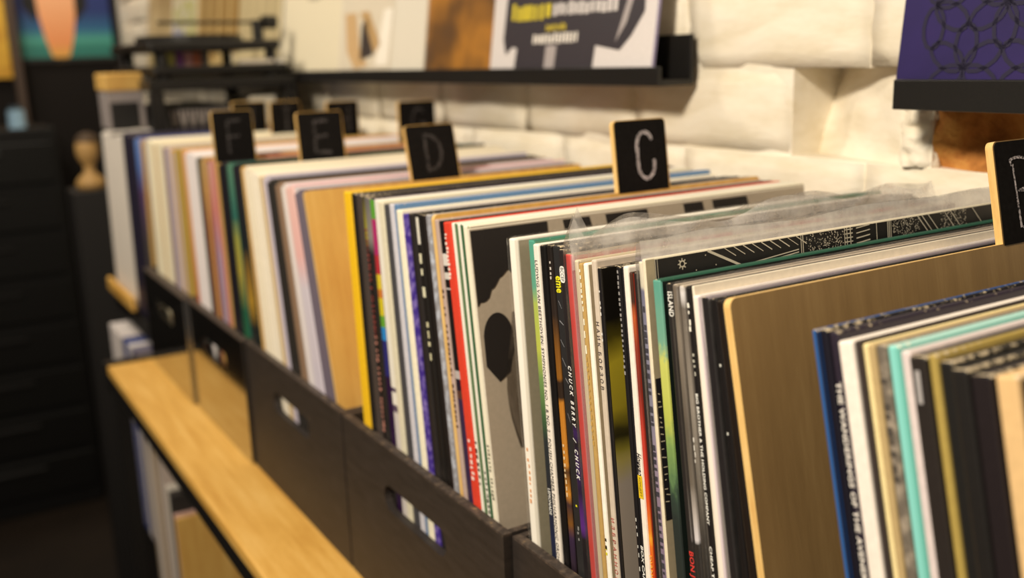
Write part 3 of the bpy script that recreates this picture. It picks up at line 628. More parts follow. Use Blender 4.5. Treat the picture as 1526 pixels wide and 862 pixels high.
{'c': 'C', 'y': 0.42765, 'x': 0.0037, 'lean': 0.0559, 'L': 0.31305, 't': 0.00834, 'col': '1d1a19', 'label': 'thin black record just right of the bright yellow one', 'wear': 0.5},
{'c': 'C', 'y': 0.41549, 'x': 0.0043, 'lean': 0.0588, 'L': 0.31283, 't': 0.01089, 'col': '4a413d', 'label': 'dark grey brown record, second right of the bright yellow one', 'wear': 0.6},
{'c': 'C', 'y': 0.40625, 'x': 0.0049, 'lean': 0.0617, 'L': 0.31291, 't': 0.008, 'col': '1f1817', 'label': 'black record with dull red lettering, third right of the bright yellow one', 'kind': 'ramp', 'spine': [(0, '1f1817'), (0.86, '1f1817'), (0.9, 'a8a020'), (0.97, '6a6420'), (1, '3a3530')], 'wear': 0.6, 'marks': [(0.28588, 0.19538, 0.5, 0.5, '8a3a34', 0.004), (0.19538, 0.11325, 0.5, 0.5, 'c98a7a', 0.004)]},
{'c': 'C', 'y': 0.39594, 'x': 0.0034, 'lean': 0.0644, 'L': 0.31271, 't': 0.00917, 'col': '2a2624', 'label': 'black record with grey top left of the rainbow spined one', 'kind': 'ramp', 'spine': [(0, '2a2624'), (0.85, '2a2624'), (0.9, '8a8480'), (1, '6a6664')], 'wear': 0.5},
{'c': 'C', 'y': 0.38792, 'x': 0.004, 'lean': 0.0671, 'L': 0.3121, 't': 0.00708, 'col': '3a1a4a', 'label': 'record with a rainbow striped spine of green, pink, yellow and blue', 'kind': 'bands', 'spine': [(0.0, '2a1238'), (0.5299, '2c2a72'), (0.6266, '2d86d0'), (0.661, '62a032'), (0.6934, 'd0c028'), (0.7383, 'c87830'), (0.7632, 'd8c030'), (0.8023, 'b03038'), (0.8536, 'aa2a68'), (0.9463, '5a9a34')], 'wear': 0.1},
{'c': 'C', 'y': 0.37495, 'x': 0.0046, 'lean': 0.0723, 'L': 0.31299, 't': 0.01072, 'col': 'e9e5da', 'label': 'white record right of the rainbow spine', 'kind': 'bands', 'spine': [(0.0, 'cfc8c4'), (0.4406, '5a4a60'), (0.4589, 'e9e5da'), (0.4955, '4a3a58'), (0.5064, 'e9e5da')], 'wear': 0.15},
{'c': 'C', 'y': 0.36315, 'x': 0.0031, 'lean': 0.0797, 'L': 0.31272, 't': 0.00925, 'col': 'ddd6bd', 'label': 'ivory record, second right of the rainbow spine', 'wear': 0.2},
{'c': 'C', 'y': 0.35253, 'x': 0.0037, 'lean': 0.0863, 'L': 0.31178, 't': 0.00846, 'col': '47464a', 'label': 'dark grey record between the ivory and the pale blue spines', 'wear': 0.4},
{'c': 'C', 'y': 0.34303, 'x': 0.0043, 'lean': 0.0922, 'L': 0.31291, 't': 0.00712, 'col': 'cfcdd6', 'label': 'pale grey blue record left of the mid blue spine', 'wear': 0.1},
{'c': 'C', 'y': 0.33389, 'x': 0.0049, 'lean': 0.0977, 'L': 0.31363, 't': 0.007, 'col': '5b7ea8', 'label': 'mid blue record between pale grey and cream spines', 'wear': 0.15},
{'c': 'C', 'y': 0.32376, 'x': 0.0034, 'lean': 0.1019, 'L': 0.31063, 't': 0.00917, 'col': 'f3ecd2', 'label': 'cream record left of the deep purple spine', 'wear': 0.1},
{'c': 'C', 'y': 0.31382, 'x': 0.004, 'lean': 0.1053, 'L': 0.30872, 't': 0.00898, 'col': '4a3796', 'label': 'deep purple record with lighter flecks right of the cream spine', 'kind': 'fleck', 'spine': [(0, '3a2388'), (1, '8a78c0')], 'wear': 0.2},
{'c': 'C', 'y': 0.30756, 'x': 0.0046, 'lean': 0.1079, 'L': 0.30992, 't': 0.00497, 'col': '241d22', 'label': 'thin black plum record right of the deep purple one', 'wear': 0.5},
{'c': 'C', 'y': 0.29932, 'x': 0.0031, 'lean': 0.1102, 'L': 0.31061, 't': 0.00707, 'col': '2c2827', 'label': 'black record left of the white lettered black one', 'wear': 0.4},
{'c': 'C', 'y': 0.29043, 'x': 0.0037, 'lean': 0.1131, 'L': 0.31158, 't': 0.00748, 'col': '201d1b', 'label': 'black record with bold pale lettering down the spine, left of the C board', 'wear': 0.4, 'marks': [(0.30911, 0.28433, 0.7, 0.45, 'd8d4c8', 0.05), (0.28234, 0.23612, 0.6, 0.5, 'd8d4b8', 0.012), (0.23105, 0.20453, 0.55, 0.5, 'd0cba8', 0.008)]},
{'c': 'C', 'y': 0.28359, 'x': 0.0043, 'lean': 0.1157, 'L': 0.31159, 't': 0.00578, 'col': '1d1917', 'label': 'plain black record, second left of the C board', 'wear': 0.6},
{'c': 'C', 'y': 0.27789, 'x': 0.0049, 'lean': 0.1179, 'L': 0.31239, 't': 0.00467, 'col': '3a2f2c', 'label': 'thin dark brown record left of the silver blue one', 'wear': 0.6},
{'c': 'C', 'y': 0.27122, 'x': 0.0034, 'lean': 0.12, 'L': 0.31305, 't': 0.00563, 'col': 'a7aab2', 'label': 'silver blue record touching the back of the C board', 'kind': 'fleck', 'spine': [(0, '8f8f95'), (1, 'bfc6d4')], 'wear': 0.1},
{'c': 'C', 'y': 0.25806, 'x': 0.004, 'lean': 0.1249, 'L': 0.31134, 't': 0.00497, 'col': 'b9a39a', 'label': 'mauve record just right of the C board with dark speckles', 'wear': 0.3, 'marks': [(0.26143, 0.15797, 0.6, 0.5, '4a3a38', 0.004)]},
{'c': 'C', 'y': 0.24737, 'x': 0.0046, 'lean': 0.128, 'L': 0.31162, 't': 0.00927, 'col': '1f1a1a', 'label': 'black record with white zigzag print left of the red spine', 'kind': 'bands', 'spine': [(0.0, '3a2a48'), (0.5891, '5a3a30'), (0.6081, '241a28'), (0.6349, 'b8b0ae'), (0.6538, '1d1818'), (0.8408, 'b8b0ae'), (0.847, '1d1818'), (0.8655, 'cfcac4'), (0.8824, '1d1818'), (0.8947, 'd8d2cc'), (0.9223, '1d1818')], 'wear': 0.3},
{'c': 'C', 'y': 0.23563, 'x': 0.0031, 'lean': 0.13, 'L': 0.31243, 't': 0.01047, 'col': 'd8412c', 'label': 'bright red record with worn white lettering', 'wear': 0.15, 'marks': [(0.30447, 0.27149, 0.35, 0.75, 'f0d8cc', 0.003), (0.158, 0.13825, 0.4, 0.5, 'f0d0c8', 0.005), (0.13825, 0.12733, 0.4, 0.5, 'f0d0c8', 0.004)]},
{'c': 'C', 'y': 0.22777, 'x': 0.0037, 'lean': 0.13, 'L': 0.31285, 't': 0.00744, 'col': 'ece8da', 'label': 'white record with dark lettering just right of the red spine', 'top': 'e6e0cf', 'kind': 'edge', 'spine': [(0, 'ece8da'), (1, '54704c')], 'wear': 0.1, 'marks': [(0.15901, 0.12726, 0.35, 0.6, '2c3228', 0.005)]},
{'c': 'C', 'y': 0.22107, 'x': 0.0043, 'lean': 0.13, 'L': 0.31289, 't': 0.00639, 'col': 'ebe7da', 'label': 'white record with green seam, second right of the red spine', 'kind': 'edge', 'spine': [(0, 'ebe7da'), (1, '2f5a38')], 'wear': 0.1, 'marks': [(0.13972, 0.10951, 0.35, 0.5, '40443c', 0.004)]},
{'c': 'C', 'y': 0.21174, 'x': 0.0049, 'lean': 0.13, 'L': 0.31281, 't': 0.00895, 'col': 'efe8d2', 'label': 'ivory record with faint lettering, nearest in its crate but one', 'face': 'a89c8a', 'kind': 'edge', 'spine': [(0, 'efe8d2'), (1, 'a9a88a')], 'wear': 0.1, 'marks': [(0.16117, 0.12271, 0.35, 0.6, '7a7866', 0.003)]},
{'c': 'C', 'y': 0.21032, 'x': 0.0034, 'lean': 0.13, 'L': 0.31079, 't': 0.00177, 'col': 'd8d0bf', 'label': 'grey beige sleeve with black blot and ink line drawing, facing the aisle gap', 'face': 'b3a592', 'kind': 'art', 'wear': 0.1},
{'c': 'B', 'y': 0.17036, 'x': 0.008, 'lean': 0.0839, 'L': 0.30955, 't': 0.01047, 'col': 'f3eee2', 'label': 'thick white record in clear plastic with beige face, first in its crate', 'face': 'b5a88f', 'kind': 'edge', 'spine': [(0, 'f3eee2'), (1, 'd8d2c4')], 'plastic': 'near', 'wear': 0.05, 'marks': [(0.17689, 0.13563, 0.2, 0.6, 'e0a070', 0.004)]},  # white cover, its face coloured beige to stand for shade
{'c': 'B', 'y': 0.15084, 'x': 0.0086, 'lean': 0.0873, 'L': 0.31146, 't': 0.0066, 'col': '5f8f72', 'label': 'thin painted record, teal above yellow green, left of the torn white lettered spine', 'top': '3f7a66', 'kind': 'ramp', 'spine': [(0.2958, '20232a'), (0.3837, '1c2240'), (0.4705, '24262e'), (0.5915, '262c30'), (0.6406, '40603c'), (0.7241, '6f9050'), (0.7791, 'b4bc50'), (0.8743, 'a8b858'), (0.908, '5f9f86'), (1.0, '4f9a86')], 'wear': 0.2, 'texts': [('LEMONADE', 0.15323, 0.13576, 0.4, 0.45, 'dcdcd8', {'b': 1})]},
{'c': 'B', 'y': 0.14313, 'x': 0.0071, 'lean': 0.0898, 'L': 0.3101, 't': 0.00611, 'col': 'e9e1d6', 'label': 'white record with torn top and tiny black capitals running down its spine', 'wear': 0.6, 'texts': [('LUDWIG VAN BEETHOVEN: SYMPHONIES NO. 1 & NO. 2 · POLISH CHAMBER PHILHARMONIC ORCHESTRA', 0.30028, 0.09661, 0.46, 0.5, '3a3a3e', {})]},
{'c': 'B', 'y': 0.13572, 'x': 0.0077, 'lean': 0.0935, 'L': 0.3103, 't': 0.006, 'col': '151313', 'label': 'glossy black record just right of the torn white lettered spine', 'wear': 0.4},
{'c': 'B', 'y': 0.12866, 'x': 0.0083, 'lean': 0.0972, 'L': 0.31137, 't': 0.0052, 'col': '201a17', 'label': 'black record with orange brown lower spine, left of the yellow lettered one', 'kind': 'ramp', 'spine': [(0.3286, '241c1c'), (0.4135, '3a2a44'), (0.4486, '7a5020'), (0.4834, '3a2a30'), (0.5043, 'c8862e'), (0.5526, '4a3424'), (0.5664, 'c08030'), (0.6917, 'b8782a'), (0.7024, '30241c'), (0.7347, '30241c'), (0.7427, '8a5a20'), (0.7961, '7a5020'), (0.8621, '2e2520'), (0.9923, '201b19')], 'wear': 0.6, 'marks': [(0.30173, 0.29204, 0.3, 0.4, 'cfc8c0', 0.003), (0.18916, 0.15701, 0.35, 0.5, 'e0c8a0', 0.004)]},
{'c': 'B', 'y': 0.11874, 'x': 0.0089, 'lean': 0.1015, 'L': 0.31229, 't': 0.00814, 'col': '2b2a2b', 'label': 'grey black record with acid yellow lettering and white scratch strokes', 'wear': 0.7, 'texts': [('eme', 0.29432, 0.28427, 0.62, 0.45, 'e8e020', {'b': 1})], 'marks': [(0.27984, 0.23287, 0.5, 0.5, '8f9096', 0.012), (0.23287, 0.19958, 0.4, 0.4, '9a9aa0', 0.02), (0.15377, 0.14389, 0.3, 0.4, 'e0d820', 0.003), (0.14001, 0.13137, 0.25, 0.4, '8a8a8a', 0.004)]},
{'c': 'B', 'y': 0.11125, 'x': 0.0074, 'lean': 0.106, 'L': 0.31126, 't': 0.00598, 'col': '201c1d', 'label': 'black record with oval white sticker and spaced white italic capitals', 'kind': 'ramp', 'spine': [(0.3514, '1d1a1c'), (0.4342, '221e22'), (0.4616, '5a2c80'), (0.5295, '2a1e38'), (0.5834, '3a2458'), (0.6236, '221e20'), (0.6435, '3a2458'), (0.6635, '221e20'), (0.9874, '2a2526')], 'wear': 0.7, 'texts': [('BCCEP', 0.30062, 0.29271, 0.5, 0.5, '202020', {'tag': 1}), ('CHUCK BERRY', 0.24214, 0.20486, 0.52, 0.5, 'f0f0ee', {'s': 0.3, 'b': 1, 'sp': 1.7}), ('|', 0.19824, 0.19533, 0.52, 0.5, 'f0f0ee', {'s': 0.3}), ('CHUCK', 0.19118, 0.17238, 0.52, 0.5, 'f0f0ee', {'s': 0.3, 'b': 1, 'sp': 1.7})]},
{'c': 'B', 'y': 0.1027, 'x': 0.008, 'lean': 0.108, 'L': 0.30987, 't': 0.00781, 'col': 'c9514c', 'label': 'red record under crumpled clear plastic', 'top': '9a8672', 'kind': 'edge', 'spine': [(0, 'd0403a'), (1, 'c98084')], 'plastic': 'crumple', 'wear': 0.1},
{'c': 'B', 'y': 0.09642, 'x': 0.0086, 'lean': 0.108, 'L': 0.30717, 't': 0.00638, 'col': 'cfc2a4', 'label': 'pale beige record right of the red one under plastic', 'kind': 'edge', 'spine': [(0, 'd8caac'), (1, '9a8c72')], 'plastic': 'thin', 'wear': 0.1},
{'c': 'B', 'y': 0.09294, 'x': 0.0071, 'lean': 0.108, 'L': 0.30627, 't': 0.00346, 'col': 'b9985a', 'label': 'beige record edged with gold lettering left of the stark white spine', 'wear': 0.3, 'marks': [(0.30282, 0.28357, 0.5, 0.5, 'f0e8d0', 0.004), (0.28163, 0.25238, 0.4, 0.5, 'f4ead0', 0.008), (0.25238, 0.20068, 0.5, 0.5, 'c09a50', 0.004)]},
{'c': 'B', 'y': 0.08866, 'x': 0.0077, 'lean': 0.108, 'L': 0.30685, 't': 0.00404, 'col': 'f7f2e6', 'label': 'stark white record with a small yellow and black label low on the spine', 'face': 'b0a084', 'wear': 0.1, 'marks': [(0.14506, 0.14012, 0.4, 0.6, '2a2820', 0.004), (0.1397, 0.13434, 0.4, 0.6, 'd8d020', 0.003)]},
{'c': 'B', 'y': 0.08096, 'x': 0.0083, 'lean': 0.108, 'L': 0.30986, 't': 0.00455, 'col': 'cdbfae', 'label': 'beige record with spaced black and red Cyrillic capitals', 'wear': 0.2, 'texts': [('НАИК', 0.27497, 0.26077, 0.6, 0.5, '34262c', {'sp': 1.7}), ('БОРЗОВ', 0.25768, 0.23597, 0.6, 0.5, '34262c', {'sp': 1.7}), ('ИЗБРАННОЕ Б', 0.16013, 0.11518, 0.6, 0.5, 'b04038', {'sp': 1.7})]},
{'c': 'B', 'y': 0.07676, 'x': 0.0089, 'lean': 0.108, 'L': 0.30604, 't': 0.0045, 'col': '1c1a1c', 'label': 'worn black record with tiny white script, left of the olive faced one', 'face': '1c1a16', 'wear': 0.9, 'marks': [(0.29327, 0.2789, 0.25, 0.7, 'd8d4d0', 0.003), (0.2751, 0.26366, 0.3, 0.8, 'd8d4d0', 0.003)]},
{'c': 'B', 'y': 0.07453, 'x': 0.0074, 'lean': 0.108, 'L': 0.30659, 't': 0.00118, 'col': '16130f', 'label': 'black sleeve with a blurry olive yellow picture on its face', 'face': '6a5c18', 'kind': 'olive', 'spine': [(0, 'a89c92'), (0.6, 'a89c90'), (0.64, 'a89a58'), (0.66, '8a8030'), (0.685, '2c2812'), (0.7, '3a3416'), (0.74, 'a09028'), (0.82, 'b4a22c'), (0.87, '4a4212'), (0.9, '15120e'), (1, '15120e')], 'wear': 0.8},
{'c': 'B', 'y': 0.0588, 'x': 0.008, 'lean': 0.108, 'L': 0.30991, 't': 0.00311, 'col': '1b191b', 'label': 'black record with a wavy white squiggle down its spine', 'wear': 0.9, 'marks': [(0.30773, 0.24947, 0.5, 0.5, '8f8c8a', 0.003), (0.16929, 0.13789, 0.3, 0.4, 'd0d0cc', 0.004)]},
{'c': 'B', 'y': 0.05524, 'x': 0.0086, 'lean': 0.108, 'L': 0.31044, 't': 0.00336, 'col': '232124', 'label': 'black record with white italic capitals near its foot, left of a white spine', 'wear': 0.8, 'texts': [('BOX CAR RACER', 0.15423, 0.11757, 0.6, 0.6, 'e8e8e4', {'b': 1, 's': 0.2})]},
{'c': 'B', 'y': 0.05002, 'x': 0.0071, 'lean': 0.1096, 'L': 0.31144, 't': 0.00442, 'col': 'efe6da', 'label': 'white record with black script and a yellow label, beside the orange red spine', 'wear': 0.2, 'texts': [('Ноинво', 0.20945, 0.19657, 0.8, 0.5, '1a1820', {'b': 1, 's': 0.25}), ('КОНЦЕРТ', 0.19543, 0.18475, 0.36, 0.55, '4a3c14', {'tag': 'e0c020'})]},
{'c': 'B', 'y': 0.04667, 'x': 0.0077, 'lean': 0.1123, 'L': 0.30873, 't': 0.00273, 'col': 'c23a26', 'label': 'orange and red record with orange capitals near its foot', 'top': '3a241a', 'kind': 'ramp', 'spine': [(0.4512, 'c8401c'), (0.5075, 'e07020'), (0.5262, 'f0a830'), (0.5386, 'e08028'), (0.5942, 'd04a20'), (0.6494, 'c43a2c'), (0.7222, 'b83a2c'), (0.7942, '7a2c22'), (0.8654, '8a3422'), (0.9241, 'b8582a'), (0.9475, '40261c'), (1.0, '4a2a1c')], 'wear': 0.2, 'texts': [('DIANO M', 0.15244, 0.13151, 0.7, 0.5, 'ffb040', {'b': 1})]},
{'c': 'B', 'y': 0.0428, 'x': 0.0083, 'lean': 0.1145, 'L': 0.30897, 't': 0.00275, 'col': '2a2322', 'label': 'dark brown record sunk between the orange red and lavender spines', 'wear': 0.5},
{'c': 'B', 'y': 0.03642, 'x': 0.0089, 'lean': 0.1173, 'L': 0.31599, 't': 0.00425, 'col': '8e88a0', 'label': 'lavender spined record with dense dark lettering, in a tall clear sleeve', 'kind': 'ramp', 'spine': [(0.4522, '8a7894'), (0.5721, '9a86a0'), (0.6666, 'a090a8'), (0.7365, '8a88a0'), (0.8741, '8a88a0'), (0.9486, '70708c'), (0.9587, 'dcd4c0'), (1.0, 'e6dcc4')], 'plastic': 'tall', 'wear': 0.1, 'marks': [(0.29229, 0.14212, 0.6, 0.5, '2c2a3c', 0.0045)]},
{'c': 'B', 'y': 0.03169, 'x': 0.0074, 'lean': 0.1203, 'L': 0.31786, 't': 0.00315, 'col': 'e2d8bf', 'label': 'cream spined black sleeve with white line drawing along its top', 'face': '1a1819', 'top': 'e0d6be', 'kind': 'lines', 'wear': 0.1},
{'c': 'B', 'y': 0.0189, 'x': 0.008, 'lean': 0.1279, 'L': 0.30925, 't': 0.00662, 'col': '4f9a86', 'label': 'wide painted record, teal over lime green', 'face': '15201c', 'top': '2d5a48', 'kind': 'paint', 'spine': [(0, '1c2422'), (0.58, '262e2c'), (0.635, '2f4036'), (0.66, '5a7a50'), (0.72, '82a058'), (0.77, 'b4bc58'), (0.86, 'c3c868'), (0.885, '72a48e'), (1, '5a9a8a')], 'wear': 0.15},
{'c': 'B', 'y': 0.00717, 'x': 0.0086, 'lean': 0.1357, 'L': 0.30915, 't': 0.00641, 'col': '2a2625', 'label': 'black record with bold white and red capitals, right of the teal painted spine', 'wear': 0.3, 'texts': [('ISLAND', 0.30506, 0.29238, 0.55, 0.45, 'eceae4', {'b': 1}), ('BON JOVI', 0.16921, 0.14661, 0.5, 0.5, 'd83a34', {'b': 1})]},
{'c': 'B', 'y': 0.001, 'x': 0.0071, 'lean': 0.1407, 'L': 0.30992, 't': 0.00411, 'col': '857b70', 'label': 'grey record wrapped in shiny clear plastic', 'top': 'b8aa98', 'kind': 'ramp', 'spine': [(0.5058, '2a2624'), (0.5705, '2a2624'), (0.5774, 'd0ccd0'), (0.6118, 'b8b0ac'), (0.6689, '6a6258'), (0.7592, '5a524a'), (0.9147, '80766a'), (1.0, '6a6056')], 'plastic': 'near', 'wear': 0.2},
{'c': 'B', 'y': -0.00417, 'x': 0.0077, 'lean': 0.1444, 'L': 0.31022, 't': 0.00357, 'col': '9a9188', 'label': 'slim grey record with a pale streak, second right of the bold capitals spine', 'top': 'c0b2a0', 'kind': 'ramp', 'spine': [(0.5128, '2a2826'), (0.5837, '3a3632'), (0.6742, '6a645c'), (0.808, '8a8278'), (0.9611, '6a625a'), (0.9871, 'd8d4d4'), (1.0, 'b8b0a8')], 'plastic': 'near', 'wear': 0.2, 'marks': [(0.23344, 0.21959, 0.3, 0.6, 'd8d4cc', 0.004)]},
{'c': 'B', 'y': -0.00954, 'x': 0.0083, 'lean': 0.148, 'L': 0.31077, 't': 0.00375, 'col': '1d1a1a', 'label': 'black record with small white capitals down the whole spine, left of thick white one', 'wear': 0.3, 'texts': [('BIG BROTHER & THE HOLDING COMPANY', 0.25707, 0.18997, 0.46, 0.5, 'efeee8', {'b': 1}), ('CHEAP THRILLS', 0.17878, 0.14952, 0.46, 0.5, 'efeee8', {'b': 1})], 'marks': [(0.30245, 0.28742, 0.4, 0.6, 'e8e4d8', 0.004), (0.27735, 0.26554, 0.4, 0.5, 'a8a69a', 0.003)]},
{'c': 'B', 'y': -0.01258, 'x': 0.0089, 'lean': 0.1512, 'L': 0.31134, 't': 0.00167, 'col': 'e6dcc8', 'label': 'thin cream record between the small capitals spine and the thick white one', 'wear': 0.1},
{'c': 'B', 'y': -0.01945, 'x': 0.0074, 'lean': 0.1565, 'L': 0.3079, 't': 0.00527, 'col': 'eee4de', 'label': 'thick white record two places left of the big bare plywood face', 'kind': 'edge', 'spine': [(0, 'f0e6da'), (1, 'd4c6cc')], 'wear': 0.05},
{'c': 'B', 'y': -0.02905, 'x': 0.008, 'lean': 0.1682, 'L': 0.30887, 't': 0.0056, 'col': '242122', 'label': 'black record with shiny wrapped top right of the thick white spine', 'top': '8a8088', 'plastic': 'near', 'wear': 0.3},
{'c': 'B', 'y': -0.03874, 'x': 0.0086, 'lean': 0.1828, 'L': 0.30985, 't': 0.0046, 'col': '1b1818', 'label': 'black record with white specks left of the plywood face', 'wear': 0.3, 'marks': [(0.27844, 0.21934, 0.4, 0.6, 'c8c8c0', 0.03)]},
{'c': 'B', 'y': -0.04866, 'x': 0.0071, 'lean': 0.1968, 'L': 0.31101, 't': 0.00493, 'col': '1f1814', 'label': 'dark brown record touching the back of the bare plywood board', 'wear': 0.2},
{'c': 'A', 'y': -0.11248, 'x': 0.0077, 'lean': 0.222, 'L': 0.31098, 't': 0.0031, 'col': '1f4a86', 'label': 'deep blue record with whitish worn corner, right of the bare plywood board', 'kind': 'edge', 'spine': [(0, '2a5a9a'), (1, '0e1c3c')], 'wear': 0.8},
{'c': 'A', 'y': -0.11733, 'x': 0.0083, 'lean': 0.222, 'L': 0.31205, 't': 0.00423, 'col': '15141c', 'label': 'blue black record with grey block near its foot, right of the deep blue one', 'kind': 'ramp', 'spine': [(0, '15141c'), (1, '191722')], 'wear': 0.8},
{'c': 'A', 'y': -0.12264, 'x': 0.0089, 'lean': 0.222, 'L': 0.31217, 't': 0.00497, 'col': '2d2632', 'label': 'dark plum record with bold white capitals on its spine, nearest crate', 'wear': 0.5, 'texts': [('THE WANDERINGS OF THE AVENER', 0.29095, 0.20638, 0.52, 0.6, 'e6e0d8', {'b': 1})]},
{'c': 'A', 'y': -0.13089, 'x': 0.0074, 'lean': 0.222, 'L': 0.31028, 't': 0.00757, 'col': 'f0e6dc', 'label': 'broad cream white record right of the plum lettered one', 'wear': 0.1},
{'c': 'A', 'y': -0.13436, 'x': 0.008, 'lean': 0.222, 'L': 0.31107, 't': 0.00283, 'col': '3a3230', 'label': 'black record squeezed between cream white and pale yellow ones', 'wear': 0.2},  # dark sleeve stands in for the shade between its two neighbours
{'c': 'A', 'y': -0.13825, 'x': 0.0086, 'lean': 0.222, 'L': 0.31067, 't': 0.00356, 'col': 'ead8a0', 'label': 'pale yellow record left of the tan one in the nearest crate', 'wear': 0.1},
{'c': 'A', 'y': -0.14195, 'x': 0.0071, 'lean': 0.222, 'L': 0.31156, 't': 0.00335, 'col': 'b8a072', 'label': 'tan record between pale yellow and speckled grey ones', 'wear': 0.1},
{'c': 'A', 'y': -0.14701, 'x': 0.0077, 'lean': 0.222, 'L': 0.3124, 't': 0.00464, 'col': '8a8070', 'label': 'speckled grey record left of the aqua spine', 'kind': 'fleck', 'spine': [(0, '6a6258'), (1, 'a09484')], 'wear': 0.5, 'marks': [(0.29896, 0.25573, 0.6, 0.6, '4a443e', 0.005)]},
{'c': 'A', 'y': -0.15275, 'x': 0.0083, 'lean': 0.222, 'L': 0.31328, 't': 0.00527, 'col': '7cc7bd', 'label': 'aqua record in the nearest crate', 'top': 'a8d8d0', 'kind': 'edge', 'spine': [(0, '84d0c8'), (1, '6ab8ac')], 'wear': 0.4},
{'c': 'A', 'y': -0.15728, 'x': 0.0089, 'lean': 0.222, 'L': 0.31215, 't': 0.00444, 'col': 'd9cccb', 'label': 'pale mauve white record right of the aqua one', 'wear': 0.1},
{'c': 'A', 'y': -0.16527, 'x': 0.0074, 'lean': 0.222, 'L': 0.31221, 't': 0.00751, 'col': '2a2523', 'label': 'thick black record with one pale smudge right of the mauve white one', 'wear': 0.9, 'marks': [(0.30675, 0.29764, 0.3, 0.6, 'a8a4a4', 0.02)]},
{'c': 'A', 'y': -0.1697, 'x': 0.008, 'lean': 0.222, 'L': 0.31396, 't': 0.00365, 'col': 'a8924c', 'label': 'olive yellow record between two black ones in the nearest crate', 'wear': 0.7},
{'c': 'A', 'y': -0.17555, 'x': 0.0086, 'lean': 0.222, 'L': 0.31258, 't': 0.00556, 'col': '1f1e1d', 'label': 'black record with a pale oval mark, right of the olive yellow one', 'wear': 0.95, 'marks': [(0.2913, 0.28062, 0.4, 0.7, 'c8c4bc', 0.03), (0.23973, 0.22894, 0.4, 0.6, 'b0a898', 0.05)]},
{'c': 'A', 'y': -0.18279, 'x': 0.0071, 'lean': 0.222, 'L': 0.31172, 't': 0.00693, 'col': '201e1d', 'label': 'broad black record with scuffed pale top, second right of the olive yellow', 'wear': 1.0},
{'c': 'A', 'y': -0.19172, 'x': 0.0077, 'lean': 0.222, 'L': 0.31182, 't': 0.0084, 'col': '221c1e', 'label': 'broad black plum record left of the tan spine at the frame edge', 'wear': 0.9},
{'c': 'A', 'y': -0.20153, 'x': 0.0083, 'lean': 0.222, 'L': 0.31376, 't': 0.0085, 'col': 'dcb884', 'label': 'thick tan record at the right frame edge', 'wear': 0.5},
{'c': 'A', 'y': -0.21247, 'x': 0.0089, 'lean': 0.222, 'L': 0.3152, 't': 0.00988, 'col': '2a2420', 'label': 'black record at the extreme right frame edge', 'wear': 0.6}]
BOARDS = [
{'letter': 'B', 'y': -0.05958, 'lean': 0.205, 'L': 0.31438, 'x0': 0.206, 'x1': 0.272, 'h': 0.3719, 'label': 'divider board with a big bare brown face and black lettered tab at right frame edge', 'wood': 'e0ad5c'},
{'letter': 'C', 'y': 0.26282, 'lean': 0.125, 'L': 0.31401, 'x0': 0.1627, 'x1': 0.2149, 'h': 0.37, 'label': 'plywood divider board whose black tab is chalked with a clear letter C', 'wood': 'e0ad5c'},
{'letter': 'D', 'y': 0.49395, 'lean': 0.245, 'L': 0.31173, 'x0': 0.1115, 'x1': 0.1661, 'h': 0.366, 'label': 'golden divider board with faint chalked D and a bare face beside the yellow record', 'wood': 'e0ad5c'},
{'letter': 'E', 'y': 0.73316, 'lean': 0.105, 'L': 0.31235, 'x0': 0.0677, 'x1': 0.122, 'h': 0.3668, 'label': 'golden divider board with a blurred letter E tab, next behind the D board', 'wood': 'e0ad5c'},
{'letter': 'F', 'y': 0.85767, 'lean': 0.06, 'L': 0.30759, 'x0': 0.0013, 'x1': 0.0507, 'h': 0.3673, 'label': 'divider board with the leftmost tall tab, chalked F, above the dark green record', 'wood': 'e0ad5c'},
{'letter': 'G', 'y': 0.92382, 'lean': 0.02, 'L': 0.30906, 'x0': 0.2675, 'x1': 0.3231, 'h': 0.3635, 'label': 'divider board with the blurred G tab peeping out behind the D tab', 'wood': 'e0ad5c'},
{'letter': 'H', 'y': 1.10927, 'lean': -0.03, 'L': 0.30914, 'x0': 0.2288, 'x1': 0.2793, 'h': 0.3618, 'label': 'divider board with the dim tab just right of the E tab', 'wood': 'e0ad5c'},
{'letter': 'I', 'y': 1.21546, 'lean': -0.05, 'L': 0.30939, 'x0': 0.1753, 'x1': 0.2242, 'h': 0.3625, 'label': 'divider board with the tab half hidden behind the left edge of the E tab', 'wood': 'e0ad5c'},
{'letter': 'J', 'y': 1.32477, 'lean': -0.08, 'L': 0.30999, 'x0': 0.145, 'x1': 0.201, 'h': 0.3615, 'label': 'divider board with the dim tab just right of the F tab', 'wood': 'e0ad5c'}]

def col_pattern(m, d, stops, kind, L, t):
    z = m.math('DIVIDE', m.axis(2), L)
    if kind == 'ramp':
        z = m.math('ADD', z, m.math('MULTIPLY', m.math('SUBTRACT', m.noise(60, 3), 0.5), 0.03))
        return m.ramp(z, stops)
    if kind == 'bands':
        st = [(p, c) for p, c in stops]
        return m.ramp(z, st, 'CONSTANT')
    if kind == 'edge':
        y = m.math('DIVIDE', m.axis(1), t)      # far edge (left in view) is 1
        return m.ramp(y, [(0.0, stops[1][1]), (0.22, stops[1][1]), (0.36, stops[0][1]), (1.0, stops[0][1])])
    if kind == 'fleck':
        return m.ramp(m.noise(130, 3), [(0.42, stops[0][1]), (0.66, stops[1][1])])
    if kind == 'paint':
        n = m.math('MULTIPLY', m.math('SUBTRACT', m.noise(110, 5, (1, 1, 0.5), 0.7), 0.5), 0.12)
        zz = m.math('ADD', z, n)
        return m.ramp(zz, stops)
    if kind == 'olive':
        n = m.math('MULTIPLY', m.math('SUBTRACT', m.noise(26, 3), 0.5), 0.06)
        return m.ramp(m.math('ADD', z, n), stops)
    return None
def lum(h): return sum(int(h[i:i + 2], 16) for i in (0, 2, 4)) / 765
